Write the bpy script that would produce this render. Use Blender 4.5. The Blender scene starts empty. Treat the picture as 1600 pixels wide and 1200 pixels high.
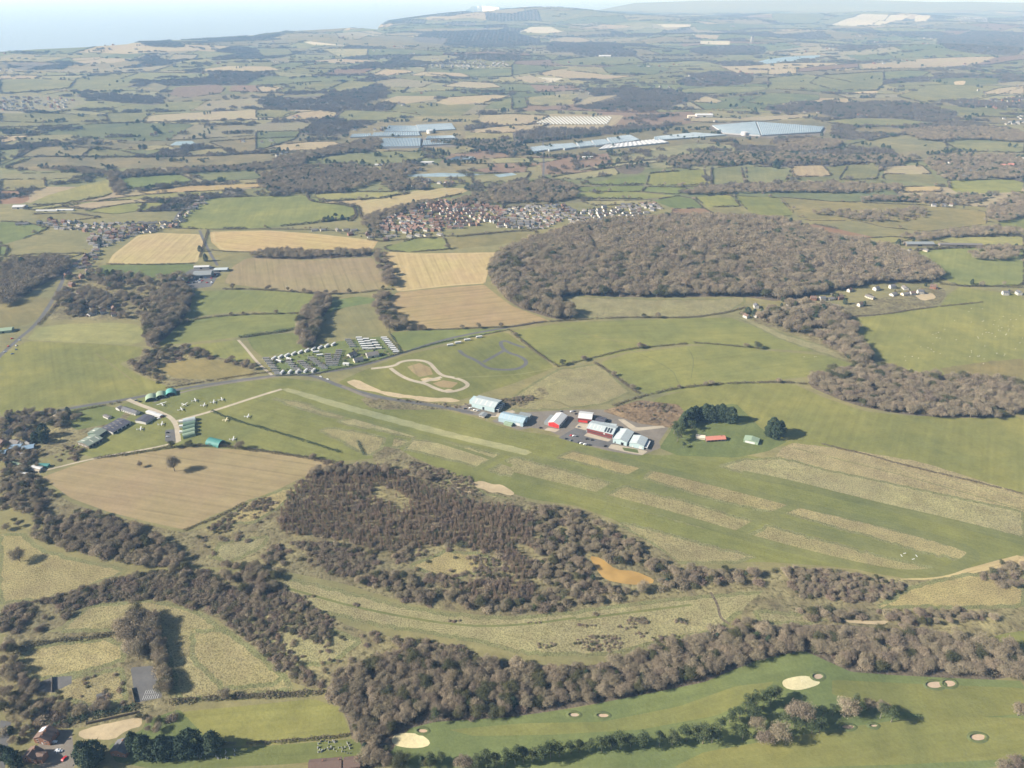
import bpy, bmesh, math, random
import numpy as np
from mathutils import Vector, Matrix, geometry
rnd = random.Random(11); NR = np.random.default_rng(11)
scene = bpy.context.scene; COL = scene.collection
# ------------------------------------------------------------------ camera and terrain
H = 500.0; FPX = 1150.0; TILT = math.atan(620.0/FPX)
cT, sT = math.cos(TILT), math.sin(TILT)
BUMPS = [(300,12500,165,1700,1000),(-1300,12000,45,1200,800),(1900,11600,70,1900,900),(-1300,10000,70,900,600),(5500,13500,85,2500,900),
         (3500,21500,120,5000,1500),(10000,21000,150,6000,1800),(150,10300,55,900,500),(2600,9000,45,900,600),
         (420,1560,16,330,200),(-500,5200,25,700,400),(3300,6600,40,1200,500),(-2600,6900,22,1200,500)]
def ht(x, y):
    x = np.asarray(x, float); y = np.asarray(y, float); r = np.hypot(x, y)
    a = np.clip((r-1500)/4500, 0, 1); a = a*a*(3-2*a)
    a = a*(1+.9*np.clip((r-5000)/4000, 0, 1))
    h = 4 + 1.6*np.sin(x/150+.5)*np.sin(y/190+.3) + a*(16 + 13*np.sin(x/610+1.3)*np.sin(y/480+.4) + 8*np.sin(x/333+y/410) + 8*np.sin(x/1700-.6+y/2100))
    for bx, by, bh, sx, sy in BUMPS: h = h + bh*np.exp(-((x-bx)/sx)**2-((y-by)/sy)**2)
    k = np.clip((2100-r)/500, 0, 1)
    return np.maximum(h, 2.0) - 4*k
def at_many(P):
    """photo pixels (1600 wide) -> ground points where those lines of sight meet the terrain"""
    P = np.asarray(P, float).reshape(-1, 2)
    u = (P[:,0]-800)/FPX; v = (P[:,1]-600)/FPX
    fw = cT - v*sT; dn = np.maximum(sT + v*cT, .0115)
    out = np.zeros((len(P), 3))
    t0 = 380.0/dn; t1 = 505.0/dn
    lo = t0.copy(); hi = t1.copy(); found = np.zeros(len(P), bool); prev = t0.copy()
    for s in np.linspace(0, 1, 160)[1:]:
        t = t0 + (t1-t0)*s
        below = (H - dn*t) <= ht(u*t, fw*t)
        new = below & ~found
        lo = np.where(new, prev, lo); hi = np.where(new, t, hi); found |= below; prev = t
    for _ in range(22):
        m = (lo+hi)/2; b = (H - dn*m) <= ht(u*m, fw*m)
        hi = np.where(b, m, hi); lo = np.where(b, lo, m)
    t = np.where(found, hi, t1)
    out[:,0] = u*t; out[:,1] = fw*t; out[:,2] = ht(out[:,0], out[:,1])
    return out
def at(px, py): return Vector(at_many([(px, py)])[0])
def PX(s): return [tuple(float(q) for q in w.split(',')) for w in s.split()]
def dist(p): return math.hypot(p[0], p[1])
# ------------------------------------------------------------------ small helpers
def tag(o, label=None, cat=None, group=None, kind=None):
    if label: o['label'] = label
    if cat: o['category'] = cat
    if group: o['group'] = group
    if kind: o['kind'] = kind
    return o
def link(o, parent=None):
    COL.objects.link(o)
    if parent is not None: o.parent = parent
    return o
def empty(name, loc, rz=0.0):
    o = bpy.data.objects.new(name, None); o.location = loc; o.rotation_euler = (0,0,rz); o.empty_display_size = .5
    return link(o)
def mesh_np(name, V, Fc, mats, midx=None, smooth=False):
    V = np.asarray(V, np.float32); Fc = np.asarray(Fc, np.int32); n = Fc.shape[1]
    me = bpy.data.meshes.new(name)
    me.vertices.add(len(V)); me.vertices.foreach_set('co', V.ravel())
    me.loops.add(Fc.size); me.loops.foreach_set('vertex_index', Fc.ravel())
    me.polygons.add(len(Fc)); me.polygons.foreach_set('loop_start', np.arange(0, Fc.size, n, dtype=np.int32))
    try: me.polygons.foreach_set('loop_total', np.full(len(Fc), n, np.int32))
    except Exception: pass
    for m in mats: me.materials.append(m)
    if midx is not None: me.polygons.foreach_set('material_index', np.asarray(midx, np.int32))
    me.polygons.foreach_set('use_smooth', np.full(len(Fc), smooth, bool))
    me.update(calc_edges=True); me.validate()
    return me
class MB:
    """collects boxes, prisms and tubes; build() links them as one mesh object"""
    def __init__(s): s.v = []; s.f = []; s.m = []
    def add(s, vs, fs, m=0):
        k = len(s.v); s.v += [tuple(p) for p in vs]; s.f += [tuple(i+k for i in f) for f in fs]; s.m += [m]*len(fs); return s
    def box(s, c, d, m=0, rz=0.0):
        cx, cy, cz = c; x, y, z = d[0]/2, d[1]/2, d[2]/2; C, S = math.cos(rz), math.sin(rz)
        vs = [(cx+C*a-S*b, cy+S*a+C*b, cz+e) for e in (-z, z) for a, b in ((-x,-y),(x,-y),(x,y),(-x,y))]
        return s.add(vs, [(3,2,1,0),(4,5,6,7),(0,1,5,4),(1,2,6,5),(2,3,7,6),(3,0,4,7)], m)
    def prism(s, prof, x0, x1, m=0, axis='x'):
        n = len(prof); vs = []
        for x in (x0, x1):
            for a, b in prof: vs.append((x, a, b) if axis == 'x' else ((a, x, b) if axis == 'y' else (a, b, x)))
        fs = [tuple(range(n))[::-1], tuple(range(n, 2*n))] + [(i, (i+1)%n, (i+1)%n+n, i+n) for i in range(n)]
        return s.add(vs, fs, m)
    def tube(s, p, q, r0, r1, n=5, m=0):
        p = Vector(p); q = Vector(q); d = (q-p).normalized(); a = d.orthogonal().normalized(); b = d.cross(a)
        vs = [c + (a*math.cos(t)+b*math.sin(t))*r for c, r in ((p, r0), (q, r1)) for t in [2*math.pi*i/n for i in range(n)]]
        return s.add(vs, [(i, (i+1)%n, (i+1)%n+n, i+n) for i in range(n)] + [tuple(range(n))[::-1], tuple(range(n, 2*n))], m)
    def mesh(s, name, mats, smooth=False):
        me = bpy.data.meshes.new(name); me.from_pydata(s.v, [], s.f)
        for m in (mats if isinstance(mats, (list, tuple)) else [mats]): me.materials.append(m)
        me.polygons.foreach_set('material_index', s.m)
        bm = bmesh.new(); bm.from_mesh(me); bmesh.ops.recalc_face_normals(bm, faces=bm.faces); bm.to_mesh(me); bm.free()
        if smooth: me.polygons.foreach_set('use_smooth', [True]*len(me.polygons))
        me.update(); return me
    def build(s, name, mats, parent=None, smooth=False):
        return link(bpy.data.objects.new(name, s.mesh(name, mats, smooth)), parent)
def dup_tree(root, loc, rz, col=None):
    c = root.copy(); COL.objects.link(c); c.location = loc; c.rotation_euler = (0,0,rz)
    if col is not None: c.color = (*col, 1)
    for ch in root.children:
        d = ch.copy(); COL.objects.link(d); d.parent = c
        if col is not None: d.color = (*col, 1)
        for g in ch.children:
            e = g.copy(); COL.objects.link(e); e.parent = d
    return c
# ------------------------------------------------------------------ materials
def new_mat(name):
    m = bpy.data.materials.new(name); m.use_nodes = True
    nt = m.node_tree; b = nt.nodes['Principled BSDF']; b.inputs['Roughness'].default_value = .9
    b.inputs['Specular IOR Level'].default_value = .15
    return m, nt, b
def N(nt, t, **kw):
    n = nt.nodes.new(t)
    for k, v in kw.items(): setattr(n, k, v)
    return n
def mathn(nt, op, a, b=None, c=None):
    n = N(nt, 'ShaderNodeMath', operation=op)
    for i, v in enumerate((a, b, c)):
        if v is None: continue
        if isinstance(v, (int, float)): n.inputs[i].default_value = v
        else: nt.links.new(v, n.inputs[i])
    return n.outputs[0]
def noise(nt, vec, scale, detail=3, rough=.55):
    n = N(nt, 'ShaderNodeTexNoise'); n.inputs['Scale'].default_value = scale; n.inputs['Detail'].default_value = detail
    n.inputs['Roughness'].default_value = rough; nt.links.new(vec, n.inputs['Vector']); return n.outputs['Fac']
def mixc(nt, f, a, b, mode='MIX'):
    n = N(nt, 'ShaderNodeMix', data_type='RGBA', blend_type=mode)
    for i, v in ((0, f), (6, a), (7, b)):
        if isinstance(v, (int, float)): n.inputs[i].default_value = v
        elif isinstance(v, tuple): n.inputs[i].default_value = (*v[:3], 1)
        else: nt.links.new(v, n.inputs[i])
    return n.outputs[2]
def ramp(nt, f, stops):
    r = N(nt, 'ShaderNodeValToRGB'); e = r.color_ramp.elements
    while len(e) < len(stops): e.new(.5)
    for q, (p, c) in zip(e, stops): q.position = p; q.color = (*c, 1)
    nt.links.new(f, r.inputs['Fac']); return r.outputs['Color']
def scaled(nt, vec, f):
    s = N(nt, 'ShaderNodeVectorMath', operation='SCALE'); nt.links.new(vec, s.inputs[0])
    if isinstance(f, (int, float)): s.inputs['Scale'].default_value = f
    else: nt.links.new(f, s.inputs['Scale'])
    return s.outputs[0]
def ground_mat(name, patch=.25, mid=.2, fine=.25, tint=(1.25,1.12,.85), tint_amt=.5, rows=.1, tuss=0.0, bump=.12, spots=0.0, spot_col=(.10,.08,.05), tus_s=.34, tram=0.0):
    """land surface: the object's own colour, drifting in patches, streaked along the rows, grained like grass"""
    m, nt, b = new_mat(name); L = nt.links.new
    pos = N(nt, 'ShaderNodeNewGeometry').outputs['Position']
    oi = N(nt, 'ShaderNodeObjectInfo')
    ang = N(nt, 'ShaderNodeAttribute', attribute_type='OBJECT', attribute_name='row_angle').outputs['Fac']
    sep = N(nt, 'ShaderNodeSeparateXYZ'); L(pos, sep.inputs[0]); x, y = sep.outputs[0], sep.outputs[1]
    ca, sa = mathn(nt, 'COSINE', ang), mathn(nt, 'SINE', ang)
    along = mathn(nt, 'ADD', mathn(nt, 'MULTIPLY', x, ca), mathn(nt, 'MULTIPLY', y, sa))
    acro = mathn(nt, 'SUBTRACT', mathn(nt, 'MULTIPLY', y, ca), mathn(nt, 'MULTIPLY', x, sa))
    cb = N(nt, 'ShaderNodeCombineXYZ'); L(mathn(nt, 'MULTIPLY', along, .006), cb.inputs[0]); L(mathn(nt, 'MULTIPLY', acro, .16), cb.inputs[1])
    base = oi.outputs['Color']
    n1 = noise(nt, pos, .0085, 4, .6); n2 = noise(nt, pos, .045, 4, .65); n3 = noise(nt, pos, .42, 3, .7); n4 = noise(nt, cb.outputs[0], 1.0, 2, .5)
    f1 = ramp(nt, n1, [(.32,(0,0,0)),(.68,(1,1,1))])
    c = mixc(nt, mathn(nt, 'MULTIPLY', f1, tint_amt), base, mixc(nt, 1.0, base, tint, 'MULTIPLY'))
    def amp(n, a): return mathn(nt, 'MULTIPLY_ADD', mathn(nt, 'SUBTRACT', n, .5), 2.6*a, 1.0)
    f = mathn(nt, 'MULTIPLY', amp(n1, patch), amp(n2, mid))
    f = mathn(nt, 'MULTIPLY', f, mathn(nt, 'MULTIPLY', amp(n3, fine), amp(n4, rows)))
    hgt = n3
    if tram:
        tr = mathn(nt, 'FRACT', mathn(nt, 'DIVIDE', acro, 24.0)); tl = ramp(nt, tr, [(0,(1,1,1)),(.03,(1-tram,)*3),(.06,(1,1,1)),(.09,(1-tram,)*3),(.12,(1,1,1))])
        f = mathn(nt, 'MULTIPLY', f, mixc(nt, ramp(nt, n1, [(.4,(0,0,0)),(.6,(1,1,1))]), (1,1,1), tl))
    if tuss:
        vv = noise(nt, pos, tus_s, 2, .6)
        tr = ramp(nt, vv, [(.36,(1-tuss,)*3),(.50,(1,)*3),(.66,(1+.35*tuss,)*3)])
        f = mathn(nt, 'MULTIPLY', f, tr); hgt = vv
    c = mixc(nt, 1.0, c, scaled_val(nt, f), 'MULTIPLY')
    if spots:
        sp = ramp(nt, noise(nt, pos, .055, 5, .7), [(.52-spots*.1,(0,0,0)),(.60,(1,1,1))])
        c = mixc(nt, mathn(nt, 'MULTIPLY', sp, min(1, spots)), c, spot_col)
    L(c, b.inputs['Base Color'])
    bp = N(nt, 'ShaderNodeBump'); bp.inputs['Strength'].default_value = .9; bp.inputs['Distance'].default_value = bump*3
    L(hgt, bp.inputs['Height']); L(bp.outputs[0], b.inputs['Normal'])
    b.inputs['Specular IOR Level'].default_value = .05
    return m
def scaled_val(nt, f):
    c = N(nt, 'ShaderNodeCombineColor')
    for i in range(3): nt.links.new(f, c.inputs[i])
    return c.outputs[0]
def plain_mat(name, col, rough=.8, var=.12, sc=.6, spec=.2, metal=0.0, obj_col=False, streak=False):
    m, nt, b = new_mat(name); L = nt.links.new
    tc = N(nt, 'ShaderNodeNewGeometry').outputs['Position']
    n = noise(nt, tc, sc, 4, .65); n2 = noise(nt, tc, sc*7, 2, .6)
    f = mathn(nt, 'MULTIPLY', mathn(nt, 'MULTIPLY_ADD', mathn(nt, 'SUBTRACT', n, .5), 2.4*var, 1), mathn(nt, 'MULTIPLY_ADD', mathn(nt, 'SUBTRACT', n2, .5), 1.6*var, 1))
    c = N(nt, 'ShaderNodeObjectInfo').outputs['Color'] if obj_col else tuple(col)
    L(mixc(nt, 1.0, scaled_val(nt, f), c, 'MULTIPLY'), b.inputs['Base Color'])
    b.inputs['Roughness'].default_value = rough; b.inputs['Specular IOR Level'].default_value = spec; b.inputs['Metallic'].default_value = metal
    return m
def sheet_mat(name, col, pitch=1.0, rough=.55, var=.1, rust=.0):
    """profiled metal sheet: fine ribs in the normal, joints and weathering in the colour"""
    m, nt, b = new_mat(name); L = nt.links.new
    o = N(nt, 'ShaderNodeTexCoord').outputs['Object']
    sep = N(nt, 'ShaderNodeSeparateXYZ'); L(o, sep.inputs[0])
    w = mathn(nt, 'SINE', mathn(nt, 'MULTIPLY', sep.outputs[0], 6.283/pitch))
    j = ramp(nt, mathn(nt, 'FRACT', mathn(nt, 'MULTIPLY', sep.outputs[0], 1/(6*pitch))), [(0,(.82,)*3),(.06,(1,1,1))])
    n = noise(nt, o, .35, 5, .7)
    f = mathn(nt, 'MULTIPLY_ADD', mathn(nt, 'SUBTRACT', n, .5), 2.6*var, 1)
    c = mixc(nt, 1.0, mixc(nt, 1.0, tuple(col), scaled_val(nt, f), 'MULTIPLY'), j, 'MULTIPLY')
    L(c, b.inputs['Base Color']); b.inputs['Roughness'].default_value = rough; b.inputs['Specular IOR Level'].default_value = .3
    bp = N(nt, 'ShaderNodeBump'); bp.inputs['Strength'].default_value = .4; bp.inputs['Distance'].default_value = .05; L(w, bp.inputs['Height']); L(bp.outputs[0], b.inputs['Normal'])
    return m
def leaf_mat(name, stops, low=.75):
    """twigs or needles: each plant its own tint, drifting through the crown in clumps"""
    m, nt, b = new_mat(name); L = nt.links.new
    r = N(nt, 'ShaderNodeObjectInfo').outputs['Random']
    c = ramp(nt, r, stops)
    n = noise(nt, N(nt, 'ShaderNodeNewGeometry').outputs['Position'], .5, 2, .6)
    f = mathn(nt, 'MULTIPLY_ADD', mathn(nt, 'SUBTRACT', n, .5), 1.0, 1.0)
    L(mixc(nt, 1.0, c, scaled_val(nt, f), 'MULTIPLY'), b.inputs['Base Color'])
    b.inputs['Roughness'].default_value = 1.0; b.inputs['Specular IOR Level'].default_value = .03
    return m
# ------------------------------------------------------------------ land: every field, road and patch of ground traced as a polygon of the ground plane
# kind: material, name, colour
M_grass = ground_mat('grass_field', .26, .24, .2, (1.30,1.10,.92), .6, .13, 0, .10, tram=.1)
M_rough = ground_mat('rough_tussock_grass', .3, .34, .25, (.84,.88,.72), .7, .05, .42, .22, .22, (.19,.145,.085), .75)
M_stub  = ground_mat('stubble_field', .2, .18, .14, (.74,.86,.66), .6, .2, 0, .06, tram=.3)
M_scrub = ground_mat('scrub_floor', .3, .4, .3, (1.5,1.45,1.15), .7, .03, .5, .35, .45, (.085,.062,.045), .22)
M_wood  = ground_mat('woodland_floor', .2, .3, .35, (1.2,1.1,1), .4, .0, .35, .3)
M_hard  = ground_mat('hard_surface', .25, .28, .16, (.9,.9,.9), .5, .03, 0, .02)
M_far   = ground_mat('far_land', .2, .15, .1, (1.2,1.05,.85), .5, .10, 0, .05)
def water_mat(name, col, rough, spec=.5):
    m, nt, b = new_mat(name); pos = N(nt, 'ShaderNodeNewGeometry').outputs['Position']
    c = mixc(nt, ramp(nt, noise(nt, pos, .05, 3), [(.4,(0,0,0)),(.6,(1,1,1))]), col, tuple(q*1.25 for q in col))
    nt.links.new(c, b.inputs['Base Color']); b.inputs['Roughness'].default_value = rough; b.inputs['Specular IOR Level'].default_value = spec
    bp = N(nt, 'ShaderNodeBump'); bp.inputs['Strength'].default_value = .15; bp.inputs['Distance'].default_value = .1
    nt.links.new(noise(nt, pos, .8, 2), bp.inputs['Height']); nt.links.new(bp.outputs[0], b.inputs['Normal']); return m
M_pond = water_mat('muddy_pond_water', (.34,.215,.07), .3, .45)
M_res  = water_mat('reservoir_water', (.26,.33,.35), .3, .5)
M_sea  = water_mat('sea_water', (.29,.37,.46), .45, .4)  # pale base colour also paints the sun's glint on the water
KIND = {'G':(M_grass,'field',(.170,.184,.066)), 'D':(M_grass,'field',(.130,.158,.060)), 'L':(M_grass,'field',(.215,.215,.090)),
        'O':(M_grass,'field',(.184,.172,.082)), 'Y':(M_rough,'rough_grass',(.325,.278,.145)), 'V':(M_rough,'rough_grass',(.305,.264,.138)), 'T':(M_stub,'field',(.385,.290,.155)), 'v':(M_rough,'rough_grass_edge',(.215,.205,.098)), 'h':(M_stub,'headland',(.43,.335,.19)), 'u':(M_stub,'headland',(.36,.275,.16)), 'e':(M_scrub,'ground',(.205,.150,.095)), 'J':(M_rough,'rough_grass',(.315,.265,.150)),
        'U':(M_stub,'field',(.300,.222,.125)), 'B':(M_stub,'field',(.235,.150,.098)), 'S':(M_scrub,'ground',(.205,.178,.100)),
        'W':(M_wood,'ground',(.135,.108,.075)), 'A':(M_hard,'road',(.150,.145,.138)), 'K':(M_hard,'track',(.390,.345,.265)), 'C':(M_hard,'yard',(.190,.175,.150)),
        'N':(M_hard,'sand',(.470,.360,.215)), 'I':(M_grass,'runway',(.270,.280,.150)), 'M':(M_grass,'runway',(.142,.156,.064)), 'P':(M_pond,'pond',(1,1,1)), 'R':(M_res,'water',(1,1,1)),
        'Z':(M_grass,'golf_green',(.62,.58,.36)), 'Q':(M_hard,'bunker',(.48,.36,.25)), 'E':(M_sea,'sea',(1,1,1)),
        'F':(M_wood,'ground',(.165,.150,.115)), 'X':(M_stub,'ground',(.50,.43,.33)), 'H':(M_stub,'field',(.27,.225,.125))}
FAR_POLYS = """
T 115,97 150,90 210,92 180,98 130,100
B 0,100 60,97 100,101 40,106
H 0,108 50,103 58,106 10,115
T 110,91 160,89 155,93 115,95
O 210,140 240,129 265,135 252,144
B 262,148 275,136 340,132 352,138 345,146 290,153
B 357,143 362,134 400,133 440,139 420,145
T 222,191 238,180 300,176 400,171 500,172 526,176 524,184 460,188 400,187 300,190
G 0,124 60,123 118,126 108,138 60,143 0,147
G 125,126 160,124 208,126 200,134 160,140 104,141
G 165,177 235,176 222,191 170,193
G 0,177 110,178 120,190 60,192 0,190
F 200,60 290,68 285,75 230,73
F 0,98 20,100 107,98 105,108 60,110 20,108
F 215,90 250,85 252,100 220,102
H 270,85 310,86 305,92 262,95
T 318,108 360,103 420,104 440,110 380,112 320,112
X 475,66 500,62 530,66 560,71 530,71 490,70
O 420,60 500,52 560,50 640,58 700,60 690,72 600,74 530,70 480,64
H 520,52 580,48 600,52 560,62 530,60
L 505,76 575,76 573,87 530,90
D 575,76 640,77 700,82 690,87 620,86 574,88
L 645,88 700,86 720,90 680,98 640,94
G 400,75 450,76 460,85 410,89
F 640,64 660,50 720,48 790,46 855,66 800,70 765,73 700,70
X 810,50 830,42 860,42 880,50 850,52
H 640,46 740,44 790,43 780,47 660,50
T 860,62 880,58 910,59 925,64 900,67 858,66
T 905,44 940,38 980,40 990,42 950,46
G 970,50 1010,44 1040,46 1030,52 980,54
X 1290,38 1300,38 1345,22 1390,23 1360,40 1330,41
X 1362,40 1392,23 1424,24 1410,31 1385,37
X 1430,24 1455,24 1448,33 1430,34
G 1265,38 1310,25 1340,22 1300,38
G 1205,22 1270,21 1290,26 1265,38 1215,36
X 1025,38 1080,38 1078,42 1040,43
X 1092,64 1140,64 1140,70 1095,69
T 1085,54 1125,55 1120,61 1088,60
D 1085,42 1140,36 1190,38 1200,44 1150,48 1090,47
R 1180,98 1200,92 1240,88 1282,86 1280,90 1240,95 1200,100
B 1245,107 1290,103 1340,99 1342,105 1290,110 1245,113
T 1200,110 1240,106 1245,115 1200,117
T 1440,92 1480,90 1560,88 1520,102 1440,106 1350,108 1345,100
D 1380,112 1420,110 1455,112 1440,120 1400,125 1380,124
G 1280,118 1380,112 1382,130 1370,142 1300,140 1265,130
G 1200,122 1260,116 1330,128 1300,140 1230,140 1200,138
D 1450,125 1475,122 1560,122 1560,132 1480,133
N 1490,127 1510,126 1506,133 1492,133
G 1400,150 1455,132 1560,134 1600,136 1530,155 1440,160
N 1330,144 1360,142 1372,142 1370,147 1340,147
T 1535,145 1560,138 1600,134 1600,146 1540,147
L 1520,156 1540,149 1600,150 1600,153 1530,158
G 1050,142 1100,136 1190,135 1200,140 1150,146 1090,147 1050,145
T 840,115 870,108 960,118 1000,118 950,124 880,122
X 826,120 880,122 860,130 840,127
T 800,121 830,118 860,127 830,130
D 860,110 800,118 800,100 850,103 890,106
G 860,95 930,88 990,88 1010,98 960,102 880,102
D 940,105 1010,100 1050,108 1020,117 950,115
L 825,152 850,149 905,146 895,163 850,166 825,164
T 903,162 920,152 970,148 960,157 925,164
D 800,152 820,152 824,168 800,172
T 1080,160 1100,150 1130,158 1120,161
D 1165,160 1200,145 1280,148 1280,156 1200,164
D 665,110 740,108 800,107 800,120 720,121 670,116
T 580,118 600,108 640,110 645,114 610,118
T 640,118 660,112 720,114 735,120 690,120
T 690,135 720,127 770,130 785,137 740,139
H 585,127 620,122 680,128 660,137 600,136
T 590,160 620,150 690,150 680,155 630,163
T 680,160 700,152 770,148 800,150 760,160 700,164
D 755,170 770,160 800,152 800,170
G 525,183 540,172 620,175 660,180 600,188 540,190
T 436,186 450,177 500,173 522,178 515,184 470,188
G 400,172 440,172 470,175 440,185 400,184
L 440,150 500,146 515,150 480,156 440,154
T 400,136 430,134 445,139 410,146
T 480,95 530,92 590,95 540,100
G 460,105 500,100 560,102 520,108
H 415,92 450,90 455,98 430,101
T 750,180 800,178 860,181 820,197 780,196 745,190
T 735,202 800,196 860,193 830,206 780,208 735,207
G 1280,190 1340,184 1390,184 1470,193 1400,198 1320,196
O 1330,200 1380,198 1440,205 1400,210 1340,208
T 1080,184 1150,184 1260,178 1270,182 1190,190 1110,192 1080,190
T 1040,206 1110,208 1120,212 1060,214 1035,209
F 900,170 960,150 1000,140 1060,150 1080,160 1040,168 960,172
F 1060,125 1120,110 1180,118 1170,132 1100,136 1060,133
F 400,160 430,152 500,150 560,140 600,128 610,150 560,165 480,172 420,172
F 1260,170 1350,158 1430,160 1500,178 1480,190 1400,186 1300,184
F 1200,165 1290,158 1330,164 1320,176 1240,176 1200,174
F 1460,60 1520,50 1600,48 1600,86 1540,86 1480,78
F 0,62 40,60 110,60 100,68 30,72
F 860,64 900,68 960,66 980,75 920,82 850,82
F 320,110 400,112 440,116 400,122 330,120
F 120,146 200,148 260,152 250,165 180,160 120,152
H 0,150 40,150 100,152 140,160 100,172 0,172
F 1080,74 1160,70 1200,74 1190,86 1120,86 1078,84
F 880,70 940,72 990,78 1000,90 900,88
G 1110,92 1180,86 1178,92 1120,98
"""
MID_POLYS = """
O 8,261 60,244 120,246 230,246 330,244 400,240 470,238 440,252 380,258 300,262 150,263 60,268
O 30,246 60,229 100,229 142,232 128,245
G 128,245 143,232 180,234 232,245
G 0,234 30,233 42,231 20,250 0,258
L 0,226 50,212 110,210 132,215 60,224
O 160,231 180,224 218,224 218,235 190,233
L 222,228 260,227 275,232 225,235
L 290,237 345,231 358,240 300,243
O 325,222 400,217 470,214 480,222 440,230 400,236 372,240
L 0,272 90,270 170,268 150,276 80,280 0,279
O 0,281 70,280 72,294 40,297 0,298
L 45,318 75,305 120,292 170,279 180,300 160,308 100,318 60,321
D 185,279 280,272 306,284 260,290 200,296
D 290,270 400,264 470,262 480,268 400,280 320,283
T 215,300 300,290 400,287 460,284 400,294 300,300 232,304
L 30,326 120,317 250,302 346,297 352,303 280,308 150,315 60,329
B 0,298 40,299 30,304 0,309
B 0,312 45,305 46,312 35,318 0,319
O 50,335 110,333 160,340 120,344 50,342
G 130,330 200,318 260,316 250,325 180,335
G 275,346 300,316 340,309 400,307 470,305 520,314 552,322 556,335 545,342 480,350 400,357 320,358 270,356
D 0,346 40,348 78,356 40,372 0,383
D 0,384 14,386 8,400 0,400
L 0,418 0,402 60,397 135,396 95,406 40,414
L 490,303 560,300 620,300 641,303 560,312 500,314
T 497,316 600,310 650,298 700,293 737,295 720,303 640,320 600,335 566,344 560,322 530,318
G 480,250 540,240 620,236 690,240 650,250 590,258 550,252
O 400,260 440,258 486,262 440,270 400,272
T 420,228 480,222 520,221 546,230 500,234 440,236
D 400,206 470,205 460,218 410,233 400,233
L 655,236 740,231 730,240 690,240
L 690,253 800,246 880,248 850,254 740,256
L 735,273 800,270 830,268 820,282 740,286
G 600,386 652,372 695,372 702,390 640,394 605,392
O 697,372 800,362 840,361 832,372 780,382 710,389
L 858,277 960,262 968,272 900,281
Y 900,263 1020,250 1036,253 970,260 906,267
L 822,262 845,257 848,278 825,279
W 962,262 990,258 1010,262 1000,272 970,272
D 905,288 1010,272 1008,288 950,290
D 905,292 1008,290 1000,300 896,300
G 880,305 900,301 990,300 1056,306 1000,311 900,310
Y 905,314 960,314 1020,312 1010,318 930,322
G 1015,271 1100,264 1105,289 1010,290
G 1111,263 1158,259 1164,290 1112,290
G 1165,260 1236,262 1230,280 1200,290 1168,288
D 1010,292 1076,293 1060,304 1003,300
D 1020,313 1060,306 1082,310 1100,325 1050,325
G 1085,308 1140,304 1158,323 1105,324
B 1050,327 1100,325 1116,335 1085,338 1050,336
O 1108,326 1154,325 1170,338 1120,338
G 1146,306 1220,309 1240,330 1235,338 1178,338
T 1236,259 1285,258 1300,275 1240,277
G 1326,257 1376,257 1370,280 1310,281
T 1386,259 1440,258 1456,272 1380,272
O 1380,272 1456,272 1470,288 1378,280
G 1480,282 1580,280 1600,285 1595,300 1500,303 1485,295
T 1410,292 1470,291 1470,300 1406,301
G 1475,222 1510,217 1600,225 1600,239 1500,236
L 1325,226 1400,212 1436,210 1478,224 1480,232 1400,238 1320,228
O 1265,215 1310,212 1326,222 1290,223
O 1216,308 1300,315 1380,318 1450,321 1540,330 1542,350 1450,362 1380,355 1340,345 1262,345 1240,334
B 1236,356 1270,350 1310,358 1372,372 1330,373 1280,368
L 1345,373 1390,370 1430,372 1400,380 1360,380
L 1450,371 1600,369 1600,386 1480,380
G 1420,405 1430,392 1480,388 1600,386 1600,446 1500,448 1462,430
G 1560,345 1600,341 1600,362 1562,360
D 1600,300 1590,300 1592,310 1600,312
"""
NURSERY = """
O 540,236 545,205 600,189 722,188 728,212 720,232 640,236
O 795,246 800,226 900,216 1000,204 1110,188 1300,188 1302,214 1140,217 1045,229 935,241
T 815,200 858,178 975,180 965,192 945,202
C 598,234 718,229 716,214 598,216
C 1105,200 1115,193 1180,189 1292,198 1288,212 1190,216 1138,213
O 640,262 700,252 770,246 765,262 700,270 640,276
"""
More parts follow.
